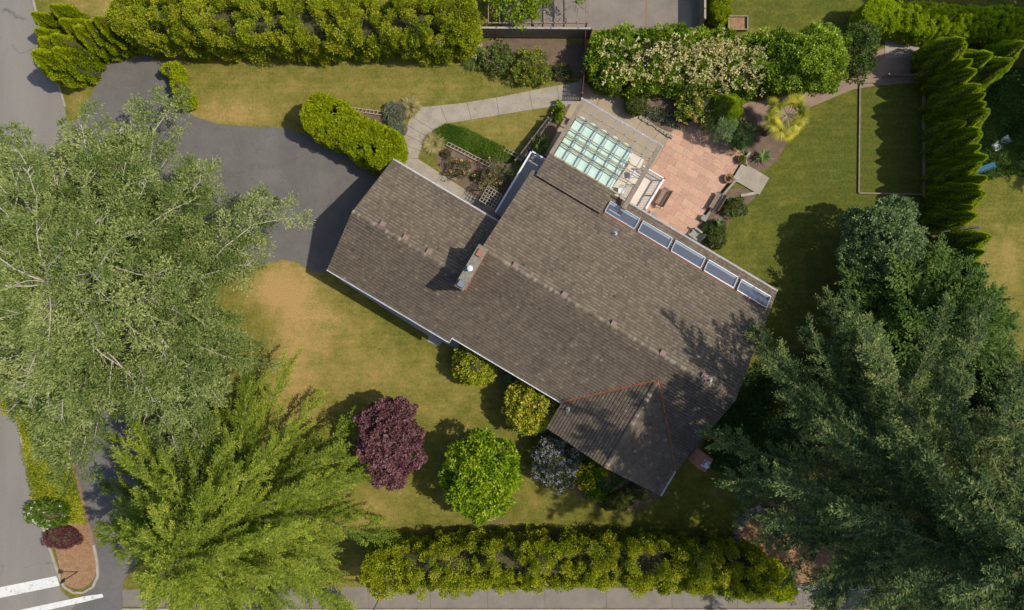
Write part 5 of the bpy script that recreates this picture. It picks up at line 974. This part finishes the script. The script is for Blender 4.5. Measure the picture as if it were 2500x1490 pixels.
def plastic_chair(label, p, rz):
    root = thing('garden_chair', label, 'chair', (*gp(*p), 0), rz, 'blue grey chairs in the tree shade'); mb = MB(); mb.lathe((0, 0, .42), [(.05, 0), (.26, .0), (.3, .03), (.02, .04)], 14); mb.build('seat', M['bluegrey'], root); mb = MB()
    n = 9
    vs = []; 
    for i in range(n): a = -1.2+2.4*i/(n-1); vs += [(math.sin(a)*.29, -math.cos(a)*.29, .45), (math.sin(a)*.36, -math.cos(a)*.4-.05, .9-.05*abs(a))]
    mb.add(vs, [(2*i, 2*i+2, 2*i+3, 2*i+1) for i in range(n-1)]); bk = mb.build('backrest', M['bluegrey'], root); md = bk.modifiers.new('s', 'SOLIDIFY'); md.thickness = .02
    for sx in (-1, 1):
        for sy in (-1, 1): MB().bar((sx*.2, sy*.2, .44), (sx*.25, sy*.25, 0), .03, .03).build('leg', M['bluegrey'], root)
plastic_chair('upper of two blue grey chairs poking out from the tree', (2062, 565), -1.2); plastic_chair('lower of two blue grey chairs poking out from the tree', (2056, 592), -1.9)
# deck furniture shadows come from real chairs
def deck_chair(label, a, n, rz):
    p = R(a, n, .84); root = thing('deck_chair', label, 'chair', p, rz, 'white chairs on the deck under the glass'); mb = MB(); mb.box((0, 0, .43), (.46, .46, .03)); mb.build('seat', M['white'], root); mb = MB()
    for i in range(5): mb.bar((-.18+i*.09, .22, .45), (-.18+i*.09, .3, .9), .05, .015)
    mb.bar((-.22, .3, .92), (.22, .3, .92), .03, .06); mb.build('backrest', M['white'], root)
    for sx in (-1, 1):
        for sy in (-1, 1): MB().box((sx*.2, sy*.2, .21), (.04, .04, .42)).build('leg', M['white'], root)
deck_chair('white chair on the deck nearest the house eave', 84, -368, HROT+.4); deck_chair('white chair on the deck nearest the veranda corner', 88, -415, HROT+2.2)
# street sign
sg = thing('street_sign', 'orange diamond road sign on a tall grey pole at the pavement', 'sign', (*gp(945, 1418), 0)); MB().tube([(0, 0, 0), (0, 0, 5.6)], .045, 10).build('pole', M['metal'], sg)
mb = MB(); c = Vector((-.06, 0, 2.75)); w = .43
mb.add([c+Vector((dx, dy, dz)) for dx in (0, -.015) for dy, dz in ((0, -w), (w, 0), (0, w), (-w, 0))], [(0, 1, 2, 3), (7, 6, 5, 4), (0, 4, 5, 1), (1, 5, 6, 2), (2, 6, 7, 3), (3, 7, 4, 0)]); pl = mb.build('sign_plate', M['orange'], sg); pl.rotation_euler = (0, 0, math.radians(35))
sg = thing('street_sign', 'short dark sign post standing in the mulch at the street corner', 'sign', (*gp(190, 1396), 0)); MB().tube([(0, 0, 0), (0, 0, 2.0)], .035, 8).build('pole', M['cast'], sg); mb = MB(); mb.box((0, 0, 1.75), (.03, .3, .45)); mb.build('sign_plate', M['cast'], sg)
# neighbour's things at the far right
sl_ = thing('slide', 'blue plastic slide lying on the neighbour lawn', 'slide', (*gp(2390, 415), 0), .35); mb = MB(); mb.box((0, 0, .5), (1.6, .42, .04), 0, ('Y', -.35)); mb.build('chute', M['blueplastic'], sl_)
for s_ in (-1, 1): mb = MB(); mb.box((0, s_*.21, .56), (1.6, .03, .14), 0, ('Y', -.35)); mb.build('side', M['blueplastic'], sl_)
tp = thing('tarpaulin', 'pale folded sheet lying in the weeds at the right', 'sheet', (*gp(2440, 352), 0), .6); mb = MB(); rg = random.Random(2); vs = []; 
for i in range(9):
    for j in range(5): vs.append((-.7+i*.175, -.3+j*.15, .15+.08*rg.random()+.1*math.sin(i)))
mb.add(vs, [(i*5+j, (i+1)*5+j, (i+1)*5+j+1, i*5+j+1) for i in range(8) for j in range(4)]); o = mb.build('cloth', M['roomwhite'], tp); o.modifiers.new('s', 'SOLIDIFY').thickness = .03
shrub('dark_shrub', 'dark loose shrub beneath the eave behind the lilac flowered one', 'shrub', gp(1425, 1098), (1.1, 1.0, 1.5), M['ceanothus'], 101, L=.13, Wd=.07, per=44, lumps=.3)
shrub('dark_shrub', 'low spreading green shrub at the lowest tip of the gable roof', 'shrub', gp(1560, 1195), (1.2, .7, .9), M['shrub'], 102, L=.13, Wd=.07, per=44, lumps=.3)
shrub('fern_clump', 'small bright green clump between the yellow flowers and low mound', 'shrub', gp(1452, 1205), (.7, .6, .7), M['magnolia'], 103, L=.14, Wd=.07, clump=.2, per=40, lumps=.3)
lm = thing('lamp_post', 'short round grey garden lamp at the corner of the shaded lawn', 'lamp', (*gp(2246, 200), 0)); MB().tube([(0, 0, 0), (0, 0, .8)], .04).build('post', M['lead'], lm); MB().lathe((0, 0, .8), [(.12, 0), (.16, .08), (.02, .16)], 12).build('cap', M['lead'], lm)
print('polys', sum(len(o.data.polygons) for o in COL.objects if o.type == 'MESH'))
